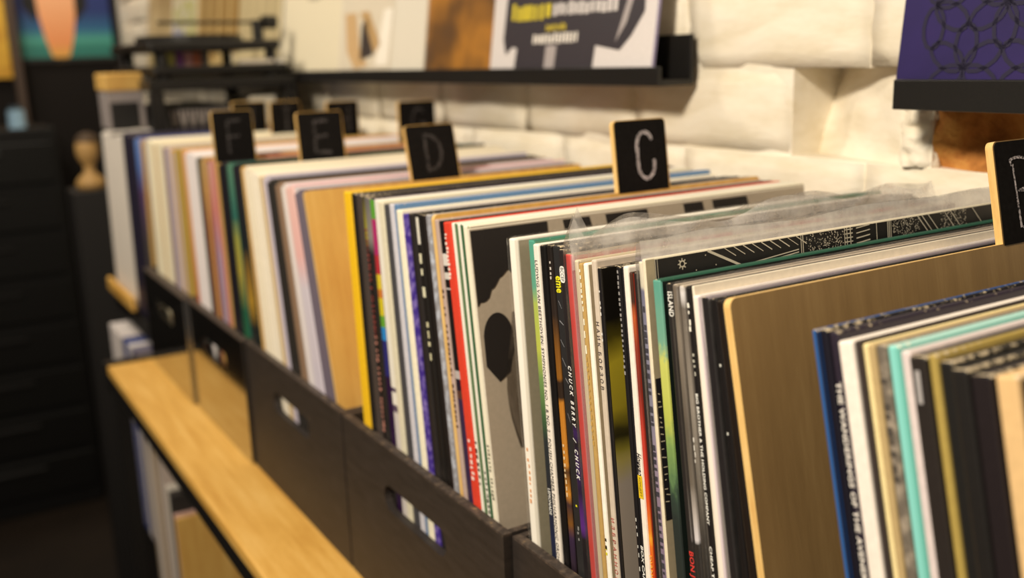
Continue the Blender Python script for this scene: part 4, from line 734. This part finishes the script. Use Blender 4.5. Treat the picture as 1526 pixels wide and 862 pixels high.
def jacket_mats(d):
    kind = d.get('kind', 'plain'); c = d['col']; L, t = d['L'], d['t']
    rough = 0.34 if lum(c) < 0.3 else 0.5
    face = plain(d.get('face', c), rough)
    if kind in ('ramp', 'bands', 'edge', 'fleck', 'paint'):
        m = NT('spine_print', rough); m.color(col_pattern(m, d, d.get('spine'), kind, L, t)); sp = m.m
    else:
        sp = plain(c, rough)
    if kind == 'olive':
        m = NT('blurry_olive_picture', 0.35); m.color(col_pattern(m, d, d['spine'], kind, L, t)); face = m.m
    top = plain(d.get('top', c), 0.6)
    base = d.get('top', c)
    k = ('worn', base, d.get('wear', 0.3))
    if k not in _mc:
        m = NT('worn_edge', 0.75, 0.2); w = d.get('wear', 0.3)
        pale = 'c9b99c' if lum(base) < 0.6 else 'f2ead8'
        wn = m.math('SUBTRACT', m.noise(380, 4, None, 0.65), m.math('MULTIPLY', m.math('DIVIDE', m.axis(0), 0.045, True), 0.13))
        m.color(m.ramp(wn, [(max(0.02, 0.66 - 0.30 * w), base), (min(0.98, 0.74 - 0.26 * w), pale)])); _mc[k] = m.m
    return [face, sp, top, _mc[k]]
def jacket_mesh(t, L, W=0.315):
    bm = bmesh.new(); bv = min(0.0011, t * 0.30)
    box(bm, (0, 0, 0), (W, t, L), bv, 2)
    # corners of a used sleeve are a little soft and the top edge dips between them
    bmesh.ops.recalc_face_normals(bm, faces=bm.faces)
    for f in bm.faces:
        n = f.normal
        f.material_index = 1 if n.x < -0.85 else (2 if n.z > 0.93 else (0 if abs(n.y) > 0.93 or n.z < -0.9 or n.x > 0.9 else 3))
        if f.material_index == 3 and n.z < 0.15: f.material_index = 1 if n.x < -0.3 else 0
    me = bpy.data.meshes.new('record_sleeve'); bm.to_mesh(me); bm.free(); return me
def spine_map(yc, s):           # text x -> down the spine, text y -> towards the viewer's right, on the plane x = 0
    return lambda a, b_: Vector((-0.00035, yc - b_, s - a))
def add_lettering(root, d):
    t = d['t']
    for (body, s0, s1, hf, yf, colr, opt) in d.get('texts', ()):
        me = text_mesh(body, bool(opt.get('b')), opt.get('s', 0.0), opt.get('sp', 1.05))
        if not me.vertices: continue
        xs = [v.co.x for v in me.vertices]; ys = [v.co.y for v in me.vertices]
        x0, x1 = min(xs), max(xs); cap = 0.70 if body not in ('|', 'eme') else max(ys) - min(ys)
        sx = (s0 - s1) / (x1 - x0); sy = hf * t / cap
        yc = t * yf + 0.5 * hf * t
        f = spine_map(yc, s0)
        for v in me.vertices: v.co = f((v.co.x - x0) * sx, v.co.y * sy)
        obj_me('lettering', me, plain(colr, 0.6), root)
        if 'tag' in opt:
            tc = opt['tag'] if isinstance(opt['tag'], str) else 'ecebe6'
            bb = bmesh.new(); h = (s0 - s1) * 0.62; cz = (s0 + s1) / 2; w_ = t * 0.42
            r = min(w_, h * 0.4) * (1.0 if tc == 'ecebe6' else 0.15)
            pts = arc(w_ - r, h - r, r, r, 0, 90, 6) + arc(-w_ + r, h - r, r, r, 90, 180, 6) + arc(-w_ + r, -h + r, r, r, 180, 270, 6) + arc(w_ - r, -h + r, r, r, 270, 360, 6)
            yc2 = t * yf
            poly(bb, pts, lambda a, b_: Vector((-0.0002, yc2 - a, cz + b_)))
            st = obj('sticker', bb, plain(tc, 0.5), root); st['label'] = 'oval white sticker' if tc == 'ecebe6' else 'small yellow label'
    for (s0, s1, hf, yf, colr, step) in d.get('marks', ()):
        bb = bmesh.new(); s = s0; mr = random.Random(int(s0 * 1e5))
        while s > s1:
            w_ = step * mr.uniform(0.35, 0.75); h = hf * t * mr.uniform(0.6, 1.0); y0 = t * yf + mr.uniform(-0.06, 0.06) * t
            if colr in ('8f9096', '9a9aa0'):          # thin slanting scratch strokes
                w0 = mr.uniform(0.002, 0.006)
                poly(bb, [(y0 + h / 2, s), (y0 + h / 2, s - 0.0007), (y0 - h / 2, s - w0 - 0.0005), (y0 - h / 2, s - w0)], lambda a, b_: Vector((-0.0003, a, b_)))
            elif colr in ('c8c8c0',):                 # small specks
                poly(bb, [(y0 + .0006, s), (y0 - .0006, s), (y0 - .0006, s - .0014), (y0 + .0006, s - .0014)], lambda a, b_: Vector((-0.0003, a, b_)))
            elif mr.random() > 0.12:
                poly(bb, [(y0 + h / 2, s), (y0 - h / 2, s), (y0 - h / 2 + mr.uniform(-.1, .1) * h, s - w_), (y0 + h / 2, s - w_)], lambda a, b_: Vector((-0.0003, a, b_)))
            s -= step * mr.uniform(0.8, 1.15)
        if len(bb.faces): obj('lettering', bb, plain(colr, 0.6), root)
        else: bb.free()
def sheet(root, t, L, kind):
    """clear outer sleeve: two sheets joined along the spine, its open mouth standing above the jacket"""
    rise = {'near': 0.0016, 'thin': 0.005, 'crumple': 0.014, 'tall': 0.0125}[kind]
    amp = {'near': 0.0005, 'thin': 0.0007, 'crumple': 0.0034, 'tall': 0.0007}[kind]
    W = 0.325; nx = 90 if kind == 'crumple' else 40; cols = nx
    gap = 0.0006
    bm = bmesh.new()
    for side in (0, 1):
        g = []
        zs = [0.0, L * 0.5, L * 0.9, L * 0.97, L, L + rise * 0.3, L + rise * 0.65, L + rise]
        for i in range(cols + 1):
            x = -0.0012 + W * i / cols; row = []
            for k, z in enumerate(zs):
                up_ = max(0.0, (z - L * 0.9) / (L * 0.1 + rise))
                p = Vector((x * 32, z * 60, side * 7.0 + 3))
                y = (-gap if side == 0 else t + gap)
                y += amp * (0.15 + up_) * (noise.noise(p) * 1.2 + 0.5 * noise.noise(p * 2.7)) * (1 if z > L * 0.85 else 0.0)
                if z > L: y += (t / 2 - y) * (0.35 if side == 0 else 0.65) * (z - L) / rise
                zz = z
                if k >= 5: zz = L + (z - L) * (0.85 + (0.75 if kind == 'crumple' else 0.2) * noise.noise(Vector((x * 21, side * 0.4, 1.7))))
                if kind == 'crumple' and k >= 5: zz += 0.016 * math.exp(-((x - 0.006) / 0.0045) ** 2) * (k - 4) / 3
                row.append(bm.verts.new((x, y, zz)))
            g.append(row)
        for i in range(cols):
            for k in range(len(zs) - 1):
                fc = bm.faces.new((g[i][k], g[i][k + 1], g[i + 1][k + 1], g[i + 1][k])); fc.material_index = 1 if k >= 3 else 0
        if side == 0: first = g[0]
        elif kind != 'near':
            for k in range(4): bm.faces.new((first[k], first[k + 1], g[0][k + 1], g[0][k]))
    o = obj('plastic_sleeve', bm, [PLASTIC, {'near': PLASTIC, 'thin': PLASTIC, 'crumple': CRINKLE, 'tall': CLOUDY}[kind]], root, smooth=True)
    o['label'] = {'near': 'thin clear plastic outer sleeve', 'thin': 'thin clear plastic outer sleeve', 'crumple': 'crumpled clear plastic outer sleeve with a raised corner', 'tall': 'cloudy clear plastic outer sleeve standing above the jacket'}[kind]
def art_print(root, L):
    F3 = lambda x, z: Vector((x, -0.0004, z)); r_ = random.Random(3)
    b = bmesh.new()
    top = [(0.001, L - 0.0015), (0.062, L - 0.0015)]
    low = [(0.062 - 0.061 * i / 26, L - 0.040 - 0.010 * math.sin(i * 0.31) - 0.0035 * r_.random()) for i in range(27)]
    poly(b, top + low, F3)
    for (xa, xb) in ((0.075, 0.098), (0.112, 0.150), (0.185, 0.204), (0.214, 0.250)):
        obj('ink_patch', b, plain('1f1a18', 0.6), root); b = bmesh.new(); poly(b, [(xa, L - 0.002), (xb, L - 0.002), (xb + 0.004, L - 0.02), (xa + 0.003, L - 0.02)], F3)
    obj('ink_blot', b, plain('1f1a18', 0.6), root)
    b = bmesh.new(); poly(b, [(0.003, L - 0.094)] + arc(0.0145, L - 0.076, 0.0115, 0.0175, 170, 10, 14) + [(0.026, L - 0.086), (0.021, L - 0.101), (0.012, L - 0.106)], F3)
    obj('ink_spot', b, plain('1f1a18', 0.6), root)
    F3 = lambda x, z: Vector((x * 0.66, -0.0004, z))
    b = bmesh.new()
    for k in range(16):
        a = k / 15; x0 = 0.044 - 0.010 * a
        ribbon(b, [(x0 + 0.008 * math.sin(s * 0.5 + a * 2) + 0.0009 * s * (1 - a), L - 0.060 - 0.0105 * s) for s in range(10)], 0.0010, F3, 0.8)
    poly(b, [(0.034, L - 0.085), (0.047, L - 0.070), (0.052, L - 0.12), (0.049, L - 0.160), (0.038, L - 0.13)], lambda x, z: Vector((x * 0.66, -0.0003, z)))
    obj('ink_hatching', b, plain('6e6254', 0.6), root)
    b = bmesh.new()
    ribbon(b, [(0.052 - 0.011 * math.sin(s * 0.30) * (0.5 + s / 24), L - 0.175 - 0.006 * s) for s in range(15)], 0.0009, F3, 0.5)
    ribbon(b, arc(0.045, L - 0.232, 0.007, 0.005, 10, 250, 14), 0.0009, F3, 0.5)
    ribbon(b, arc(0.046, L - 0.266, 0.006, 0.006, -20, 200, 14), 0.0009, F3, 0.5)
    obj('ink_line', b, plain('4f463c', 0.6), root)
def top_drawing(root, L, t):
    F3 = lambda x, z: Vector((x, -0.0004, z)); r_ = random.Random(8)
    b = bmesh.new()
    ribbon(b, [(0.006, L - 0.001), (0.006, L - 0.013)], 0.0004, F3)
    ribbon(b, [(0.0075, L - 0.001), (0.0075, L - 0.013)], 0.0003, F3)
    ribbon(b, arc(0.024, L - 0.0055, 0.0016, 0.0016, 0, 360, 12), 0.0007, F3, 0.8)
    for a in range(8): ribbon(b, [(0.024 + 0.0018 * math.cos(a * .785), L - .0055 + .0018 * math.sin(a * .785)), (0.024 + .0030 * math.cos(a * .785), L - .0055 + .0030 * math.sin(a * .785))], 0.0006, F3)
    for (x, dz) in ((0.04, .003), (0.047, .009), (0.052, .005), (0.033, .010)): ribbon(b, [(x, L - dz), (x + .0006, L - dz)], 0.0006, F3)
    ribbon(b, [(0.042, L - 0.0008), (0.066, L - 0.012)], 0.0012, F3, .4)
    ribbon(b, [(0.066, L - 0.012), (0.110, L - 0.0085)], 0.0006, F3, .4); ribbon(b, [(0.069, L - 0.0135), (0.110, L - 0.010)], 0.0006, F3, .4)
    for k in range(9): ribbon(b, [(0.054 + .0068 * k, L - .001), (0.062 + .0068 * k, L - .006)], 0.0005, F3, .6)
    for x in (0.112, 0.1135, 0.148, 0.150, 0.153, 0.176, 0.186, 0.1875, 0.189): ribbon(b, [(x, L - 0.0008), (x, L - 0.013)], 0.0006, F3, .5)
    for k in range(5): ribbon(b, [(0.148, L - .002 - .0024 * k), (0.155, L - .002 - .0024 * k)], 0.0006, F3, .3)
    for k in range(4): ribbon(b, [(0.158, L - .002 - .003 * k), (0.170, L - .002 - .003 * k + .001)], 0.0007, F3, .3)
    for x0, x1 in ((0.116, 0.147), (0.191, 0.216), (0.236, 0.262)):
        for k in range(150):
            x = r_.uniform(x0, x1); z = L - r_.uniform(.001, .012); ribbon(b, [(x, z), (x + r_.uniform(-.001, .001), z + r_.uniform(-.001, .001))], 0.0004, F3)
    for x in (0.214, 0.218, 0.224, 0.240, 0.246, 0.268, 0.29): ribbon(b, [(x, L - 0.0008), (x + .010, L - 0.012)], 0.0007, F3, .5)
    bb = bmesh.new(); poly(bb, [(0.0, 0.0), (0.0058, 0.0), (0.0058, L - 0.0005), (0.0, L - 0.0005)], lambda x, z: Vector((x, -0.0002, z)))
    obj('beige_strip', bb, plain('b8aa8c', 0.6), root)
    for (sa, sb) in ((0.255, 0.178), (0.085, 0.030)):
        bb = bmesh.new(); poly(bb, [(0.0006, sb), (0.0054, sb), (0.0054, sa), (0.0006, sa)], lambda x, z: Vector((x, -0.00032, z)))
        lb = obj('label', bb, plain('1c1a1e', 0.6), root); bb = bmesh.new(); q = sa - 0.008
        while q > sb + 0.006:
            x0 = r_.uniform(.0008, .002); ribbon(bb, [(x0, q), (x0 + r_.uniform(.001, .003), q - r_.uniform(0, .001))], 0.0006, lambda x, z: Vector((x, -0.00045, z))); q -= r_.uniform(.002, .006)
        obj('lettering', bb, plain('cfc4a8', 0.6), lb)
    o = obj('line_drawing', b, plain('d8cfbb', 0.6), root); o['kind'] = 'stuff'

_shared = {}
for d in RECORDS:
    key = d['label'] if d.get('group') else None
    if key and (key, round(d['t'], 4)) in _shared:
        me = _shared[(key, round(d['t'], 4))]
        o = bpy.data.objects.new('record_sleeve', me); COL.objects.link(o)
        o.scale = (1, 1, d['L'] / _shared[(key, 'L')])
    else:
        me = jacket_mesh(d['t'], d['L'])
        o = obj_me('record_sleeve', me, jacket_mats(d))
        if key: _shared[(key, round(d['t'], 4))] = me; _shared[(key, 'L')] = d['L']
    o.location = (d['x'], d['y'], 0.0); o.rotation_euler = (-d['lean'], 0, 0)
    tag(o, d['label'], 'record', d.get('group'))
    add_lettering(o, d)
    if d.get('plastic'): sheet(o, d['t'], d['L'], d['plastic'])
    if d.get('kind') == 'art': art_print(o, d['L'])
    if d.get('kind') == 'lines': top_drawing(o, d['L'], d['t'])

# ------------------------------------------------------------------ lettered divider boards
GL = {'C': [arc(0.60, 0.72, 0.34, 0.26, 20, 185, 14) + arc(0.62, 0.34, 0.36, 0.30, 180, 375, 16)],
      'D': [[(0.15, 0.02), (0.17, 0.98)], [(0.15, 0.97)] + arc(0.2, 0.5, 0.65, 0.47, 80, -85, 18) + [(0.12, 0.03)]],
      'E': [[(0.85, 0.97), (0.15, 0.95), (0.12, 0.05), (0.9, 0.02)], [(0.13, 0.5), (0.75, 0.52)]],
      'F': [[(0.88, 0.96), (0.15, 0.94), (0.14, 0.02)], [(0.14, 0.5), (0.78, 0.52)]],
      'G': [arc(0.55, 0.5, 0.42, 0.48, 40, 330, 24) + [(0.92, 0.45), (0.55, 0.45)]],
      'H': [[(0.1, 0.0), (0.13, 1.0)], [(0.88, 0.0), (0.9, 1.0)], [(0.12, 0.5), (0.88, 0.52)]],
      'I': [[(0.5, 0.0), (0.52, 1.0)], [(0.25, 0.02), (0.75, 0.02)], [(0.25, 0.98), (0.75, 1.0)]],
      'J': [[(0.65, 1.0), (0.66, 0.3)] + arc(0.40, 0.28, 0.26, 0.27, 0, -170, 10)],
      'B': [[(0.16, 0.0), (0.08, 0.9)], [(0.05, 0.88)] + arc(0.25, 0.76, 0.5, 0.23, 120, -90, 14) + [(0.2, 0.52)] + arc(0.25, 0.26, 0.6, 0.26, 90, -95, 14)]}
for d in BOARDS:
    L, W, T, h = d['L'], 0.315, 0.0046, d['h']
    x0, x1 = d['x0'], d['x1']
    r = 0.004
    out = [(0.0, 0.0), (W, 0.0)] + arc(W - r, L - r, r, r, 0, 90, 4)
    out += [(x1 + 0.001, L)] if x1 < W - 0.006 else []
    out += arc(x1 - r, h - r, r, r, 0, 90, 5) + arc(x0 + r, h - r, r, r, 90, 180, 5)
    if x0 > 0.006: out += [(x0, L)] + arc(r, L - r, r, r, 90, 180, 4)
    t = empty('divider_board', (0.004, d['y'], 0.0), (-d['lean'], 0, 0)); tag(t, d['label'], 'divider')
    bm = bmesh.new()
    f = poly(bm, out, lambda x, z: Vector((x, 0, z)))
    e = bmesh.ops.extrude_face_region(bm, geom=[f])
    for v in [q for q in e['geom'] if isinstance(q, bmesh.types.BMVert)]: v.co.y = T
    bmesh.ops.recalc_face_normals(bm, faces=bm.faces)
    for q in bm.faces: q.material_index = 0 if abs(q.normal.y) > 0.9 else 1
    obj('panel', bm, [PLYB if d['letter'] == 'B' else PLY, PLYEDGE], t)
    for side in (0, 1):
        bm = bmesh.new(); yy = -0.0004 if side == 0 else T + 0.0004
        i_ = 0.0006
        pts = [(x0 + i_, L - 0.001), (x1 - i_, L - 0.001)] + arc(x1 - r, h - r, r - i_, r - i_, 0, 90, 5) + arc(x0 + r, h - r, r - i_, r - i_, 90, 180, 5)
        poly(bm, pts, lambda x, z: Vector((x, yy, z)))
        obj('chalkboard', bm, BOARDBLACK, t)
    bm = bmesh.new(); tw, th_ = x1 - x0, h - L
    ox, oz, lw, lh = x0 + tw * (0.20 if d['letter'] == 'B' else 0.30), L + th_ * 0.13, tw * 0.44, th_ * 0.70
    for s_ in GL[d['letter']]:
        pts = []
        for a, c in zip(s_, s_[1:]):
            for q in range(4): pts.append((a[0] + (c[0] - a[0]) * q / 4, a[1] + (c[1] - a[1]) * q / 4))
        pts.append(s_[-1])
        ribbon(bm, [(ox + p[0] * lw, oz + p[1] * lh) for p in pts], 0.0030 if d['letter'] != 'B' else 0.0016, lambda x, z: Vector((x, -0.0007, z)), 0.5)
    obj('chalk_letter', bm, CHALK if d['letter'] in 'CB' else CHALKDIM, t)

# ------------------------------------------------------------------ far rack, turntable and the dark end of the shop
rack = empty('stand', (0.20, 1.62, -0.90)); tag(rack, 'black open stand beyond the last crate, carrying the turntable', 'stand')
def rpart(nm, mat, *specs):
    sp = [(tuple(s[0][i] - (0.20, 1.62, -0.90)[i] for i in range(3)), tuple(s[1][i] - (0.20, 1.62, -0.90)[i] for i in range(3))) + tuple(s[2:]) for s in specs]
    return obj(nm, boxes(*sp), mat, rack)
rpart('top_board', METAL, ((0.050, 1.415, 0.380), (0.302, 1.80, 0.398), 0.002, 1))
for x in (0.050, 0.280):
    for y in (1.415, 1.778): rpart('post', METAL, ((x, y, -0.90), (x + 0.022, y + 0.022, 0.3795), 0.001, 1))
rpart('shelf', BLACKWOOD, ((0.073, 1.437, 0.255), (0.279, 1.777, 0.270), 0.001, 1))
rpart('shelf', BLACKWOOD, ((0.073, 1.437, -0.30), (0.279, 1.777, -0.285), 0.001, 1))
# pale zigzag patterned boxes on its upper shelf
zz = simple_sleeve('card_box', (0.085, 1.46, 0.2705), (0.20, 1.70, 0.352), [plain('1f1d1c')], 'black box with a pale zigzag pattern on the stand below the turntable', 'box')
b = bmesh.new()
for k in range(7):
    xa = -0.052 + 0.0155 * k
    ribbon(b, [(xa, 0.012), (xa + 0.009, 0.075)], 0.004, lambda x, z: Vector((x, -0.1204, z))); ribbon(b, [(xa + 0.009, 0.012), (xa, 0.075)], 0.004, lambda x, z: Vector((x, -0.1204, z)))
obj('zigzag_print', b, plain('a59a94', 0.7), zz)
simple_sleeve('paper_stack', (0.225, 1.45, 0.2705), (0.272, 1.60, 0.364), [plain('e0d8c4')], 'cream stack of paper on the stand under the turntable', 'paper')

tt = empty('turntable', (0.178, 1.60, 0.3985)); tag(tt, 'black turntable with a raised platter and tonearm on the far black stand', 'turntable')
bm = boxes(((-0.115, -0.165, 0.006), (0.118, 0.165, 0.022), 0.004, 2)); obj('lower_plinth', bm, METAL, tt)
for x in (-0.095, 0.095):
    for y in (-0.14, 0.14):
        obj('foot', cyl(bmesh.new(), (x, y, 0.0), (x, y, 0.006), 0.014), METAL, tt)
        obj('pillar', cyl(bmesh.new(), (x, y, 0.022), (x, y, 0.046), 0.010), METAL, tt)
obj('upper_plinth', boxes(((-0.120, -0.170, 0.046), (0.105, 0.170, 0.062), 0.004, 2)), METAL, tt)
obj('platter', cyl(bmesh.new(), (-0.010, 0, 0.062), (-0.010, 0, 0.073), 0.095, n=48), METAL, tt, smooth=False)
obj('vinyl_disc', cyl(bmesh.new(), (-0.010, 0, 0.0731), (-0.010, 0, 0.0748), 0.09, n=48), plain('141212', 0.25), tt)
obj('arm_post', cyl(bmesh.new(), (0.088, -0.10, 0.062), (0.088, -0.10, 0.098), 0.010), METAL, tt)
obj('tonearm', cyl(bmesh.new(), (-0.09, -0.12, 0.094), (0.112, -0.10, 0.094), 0.0028, n=12), METAL, tt)
obj('counterweight', cyl(bmesh.new(), (0.098, -0.102, 0.094), (0.122, -0.099, 0.094), 0.012), METAL, tt)
obj('speed_knob', cyl(bmesh.new(), (0.112, -0.14, 0.022), (0.112, -0.14, 0.030), 0.012), plain('d8d2c6', 0.4), tt)
simple_sleeve('card_slip', (0.210, 1.436, 0.4207), (0.270, 1.450, 0.427), [plain('d9d0c2')], 'small pale card lying at the front right of the turntable base', 'card')
for k, c_ in enumerate(('c8c46a', '8a4a98', 'd8a0a0', 'c87050', '6a6664')):
    simple_sleeve('small_case', (0.100 + 0.0145 * k, 1.485, 0.4207), (0.112 + 0.0145 * k, 1.60, 0.4425), [plain(c_)],
                  ('lime', 'violet', 'pink', 'orange', 'grey')[k] + ' small case glimpsed between the two decks of the turntable', 'case')

# low wooden stand for the far white run and what is stacked below it
simple_sleeve('wooden_ledge', (-0.028, 1.322, -0.022), (0.02, 1.68, 0.0005), [OAK], 'golden wooden ledge under the far white records', 'shelf', bevel=0.002) if False else None
fs = empty('low_stand', (0.0, 1.52, -0.90)); tag(fs, 'low stand with a golden wooden front edge under the far white records', 'stand')
obj('wood_edge', boxes(((-0.012, -0.060, 0.905), (-0.003, 0.17, 0.930), 0.003, 2)), OAK, fs)
obj('deck', boxes(((-0.002, -0.165, 0.868), (0.045, 0.17, 0.893), 0.001, 1)), METAL, fs)
obj('deck', boxes(((0.0455, -0.165, 0.868), (0.33, -0.11, 0.893), 0.001, 1)), METAL, fs)
obj('base', boxes(((-0.01, -0.16, 0.0), (0.33, 0.17, 0.47), 0.002, 1)), METAL, fs)
for k in range(12):
    c_ = ['e0d8d6', 'd8d0d0', 'e4dcd4', 'd0c8cc', 'e0d6cc', '2a3a78', '3a4a8a', 'd8d2d0', '8a8490', '2a2a58', 'a89a90', 'c8b890'][k]
    simple_sleeve('record_sleeve', (-0.020, 1.655 - 0.0255 * k, -0.4295), (0.29, 1.678 - 0.0255 * k, -0.06), [plain(c_)],
                  ['white', 'pale grey', 'ivory white', 'pale lilac', 'warm white', 'royal blue', 'mid blue', 'cool white', 'grey', 'indigo', 'taupe', 'tan'][k] + ' box set in the far lower stack below the golden wood edge', 'record')

wb = empty('display_box', (0.026, 1.50, 0.3175)); tag(wb, 'small white box with black square front and golden wooden lid above the far white records', 'box')
obj('body', boxes(((-0.030, 0.0, 0.0), (0.030, 0.08, 0.064), 0.001, 1)), plain('958c8a', 0.5), wb)
obj('black_square', boxes(((-0.026, -0.002, 0.000), (0.020, -0.0003, 0.045))), plain('141211', 0.5), wb)
obj('wooden_lid', boxes(((-0.032, -0.004, 0.0645), (0.031, 0.085, 0.094), 0.002, 1)), PLY, wb)

# poster with a face on the back wall
post = empty('poster', (0.17, 3.295, 0.40)); tag(post, 'blue and teal poster with an orange toned bearded chin, far upper left', 'poster')
obj('sheet', boxes(((-0.150, -0.004, 0.06), (0.165, 0.0, 0.60))), (lambda m: (m.color(m.ramp(m.math('DIVIDE', m.axis(2), 0.6), [(0.15, '2a7a70'), (0.19, '4aa090'), (0.25, '24608c'), (0.34, '1c3070')])), m.m)[1])(NT('blue_print', 0.5)), post)
b = bmesh.new(); poly(b, [(-0.045, 0.6), (-0.056, 0.26), (-0.052, 0.19), (-0.040, 0.12), (-0.026, 0.065), (-0.010, 0.045), (0.012, 0.045), (0.030, 0.07), (0.046, 0.125), (0.058, 0.19), (0.060, 0.26), (0.055, 0.6)], lambda x, z: Vector((x, -0.0055, z)))
obj('face_print', b, (lambda m: (m.color(m.ramp(m.math('DIVIDE', m.axis(2), 0.6), [(0.08, 'e0b048'), (0.18, 'f09a60'), (0.4, 'f0b080')])), m.m)[1])(NT('face_tone', 0.5)), post)
b = bmesh.new()
for s_ in (-1, 1):
    poly(b, [(s_ * 0.052, 0.6), (s_ * 0.100, 0.6), (s_ * 0.096, 0.22), (s_ * 0.060, 0.17), (s_ * 0.050, 0.24)], lambda x, z: Vector((x, -0.0052, z)))
obj('hair_print', b, plain('120f0e', 0.7), post)
obj('frame', boxes(((-0.155, -0.006, 0.045), (0.170, 0.0, 0.0598), 0.001, 1)), plain('171513', 0.5), post)

simple_sleeve('poster', (-0.24, 3.28, 0.33), (-0.018, 3.298, 0.9), [blotch('amber_print', [(0.35, 'b8781c'), (0.6, 'e8b838')], 12)], 'amber yellow poster cut by the left frame edge', 'poster') if False else None
amber = simple_sleeve('poster', (-0.10, 3.285, 0.40), (0.020, 3.299, 0.90), [blotch('amber_print', [(0.35, 'c08020'), (0.6, 'eab83c')], 12)], 'amber yellow poster cut by the left frame edge', 'poster')
brown = simple_sleeve('pillar', (0.0215, 3.22, -0.899), (0.0485 - 0.004, 3.28, 0.90), [plain('4a3a30', 0.7)], 'narrow brown upright between the amber and blue posters', 'post')
jar = empty('jar', (-0.022, 2.90, 0.2605)); tag(jar, 'pale blue jar on top of the dark cabinet at the left frame edge', 'jar')
obj('body', cyl(bmesh.new(), (0, 0, 0), (0, 0, 0.052), 0.024, 0.022), plain('9fc4e0', 0.3), jar)
obj('lid', cyl(bmesh.new(), (0, 0, 0.0525), (0, 0, 0.062), 0.018), plain('3a4a58', 0.4), jar)
# dark drawer cabinet deep in the shadow at the left
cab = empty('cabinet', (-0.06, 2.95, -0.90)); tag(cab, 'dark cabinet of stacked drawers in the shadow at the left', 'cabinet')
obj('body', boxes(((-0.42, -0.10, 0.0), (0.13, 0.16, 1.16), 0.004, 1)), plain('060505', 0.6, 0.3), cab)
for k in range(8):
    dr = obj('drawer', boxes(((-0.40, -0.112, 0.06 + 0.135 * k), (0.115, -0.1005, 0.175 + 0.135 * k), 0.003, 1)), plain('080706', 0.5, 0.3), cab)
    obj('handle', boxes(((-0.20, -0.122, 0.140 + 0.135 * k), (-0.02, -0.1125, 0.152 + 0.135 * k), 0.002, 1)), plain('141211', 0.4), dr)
tan = empty('figurine', (0.055, 2.20, -0.84)); tag(tan, 'blurred tan bust on a dark plinth just left of the far white records', 'sculpture')
obj('plinth', boxes(((-0.05, -0.05, -0.06), (0.05, 0.05, 0.985), 0.003, 1)), plain('161312', 0.6), tan)
bm = bmesh.new()
prof = [(0.030, 0.985), (0.034, 1.0), (0.026, 1.012), (0.012, 1.024), (0.012, 1.04), (0.019, 1.05), (0.025, 1.065), (0.026, 1.085), (0.020, 1.102), (0.008, 1.112), (0.0005, 1.114)]
rings = []
for (r_, z_) in prof:
    rings.append([bm.verts.new((r_ * math.cos(2 * math.pi * i / 20), r_ * math.sin(2 * math.pi * i / 20), z_)) for i in range(20)])
for a, c in zip(rings, rings[1:]):
    for i in range(20): bm.faces.new((a[i], a[(i + 1) % 20], c[(i + 1) % 20], c[i]))
bm.faces.new(rings[0][::-1]); bm.faces.new(rings[-1])
obj('bust', bm, plain('b58f56', 0.6), tan, smooth=True)
bm = bmesh.new(); r_ = bmesh.ops.create_icosphere(bm, subdivisions=3, radius=0.029)
bmesh.ops.delete(bm, geom=[v for v in bm.verts if v.co.z < 0.004], context='VERTS')
bmesh.ops.translate(bm, verts=bm.verts, vec=(0.003, 0.003, 1.088)); obj('hair', bm, plain('4a3826', 0.7), tan, smooth=True)
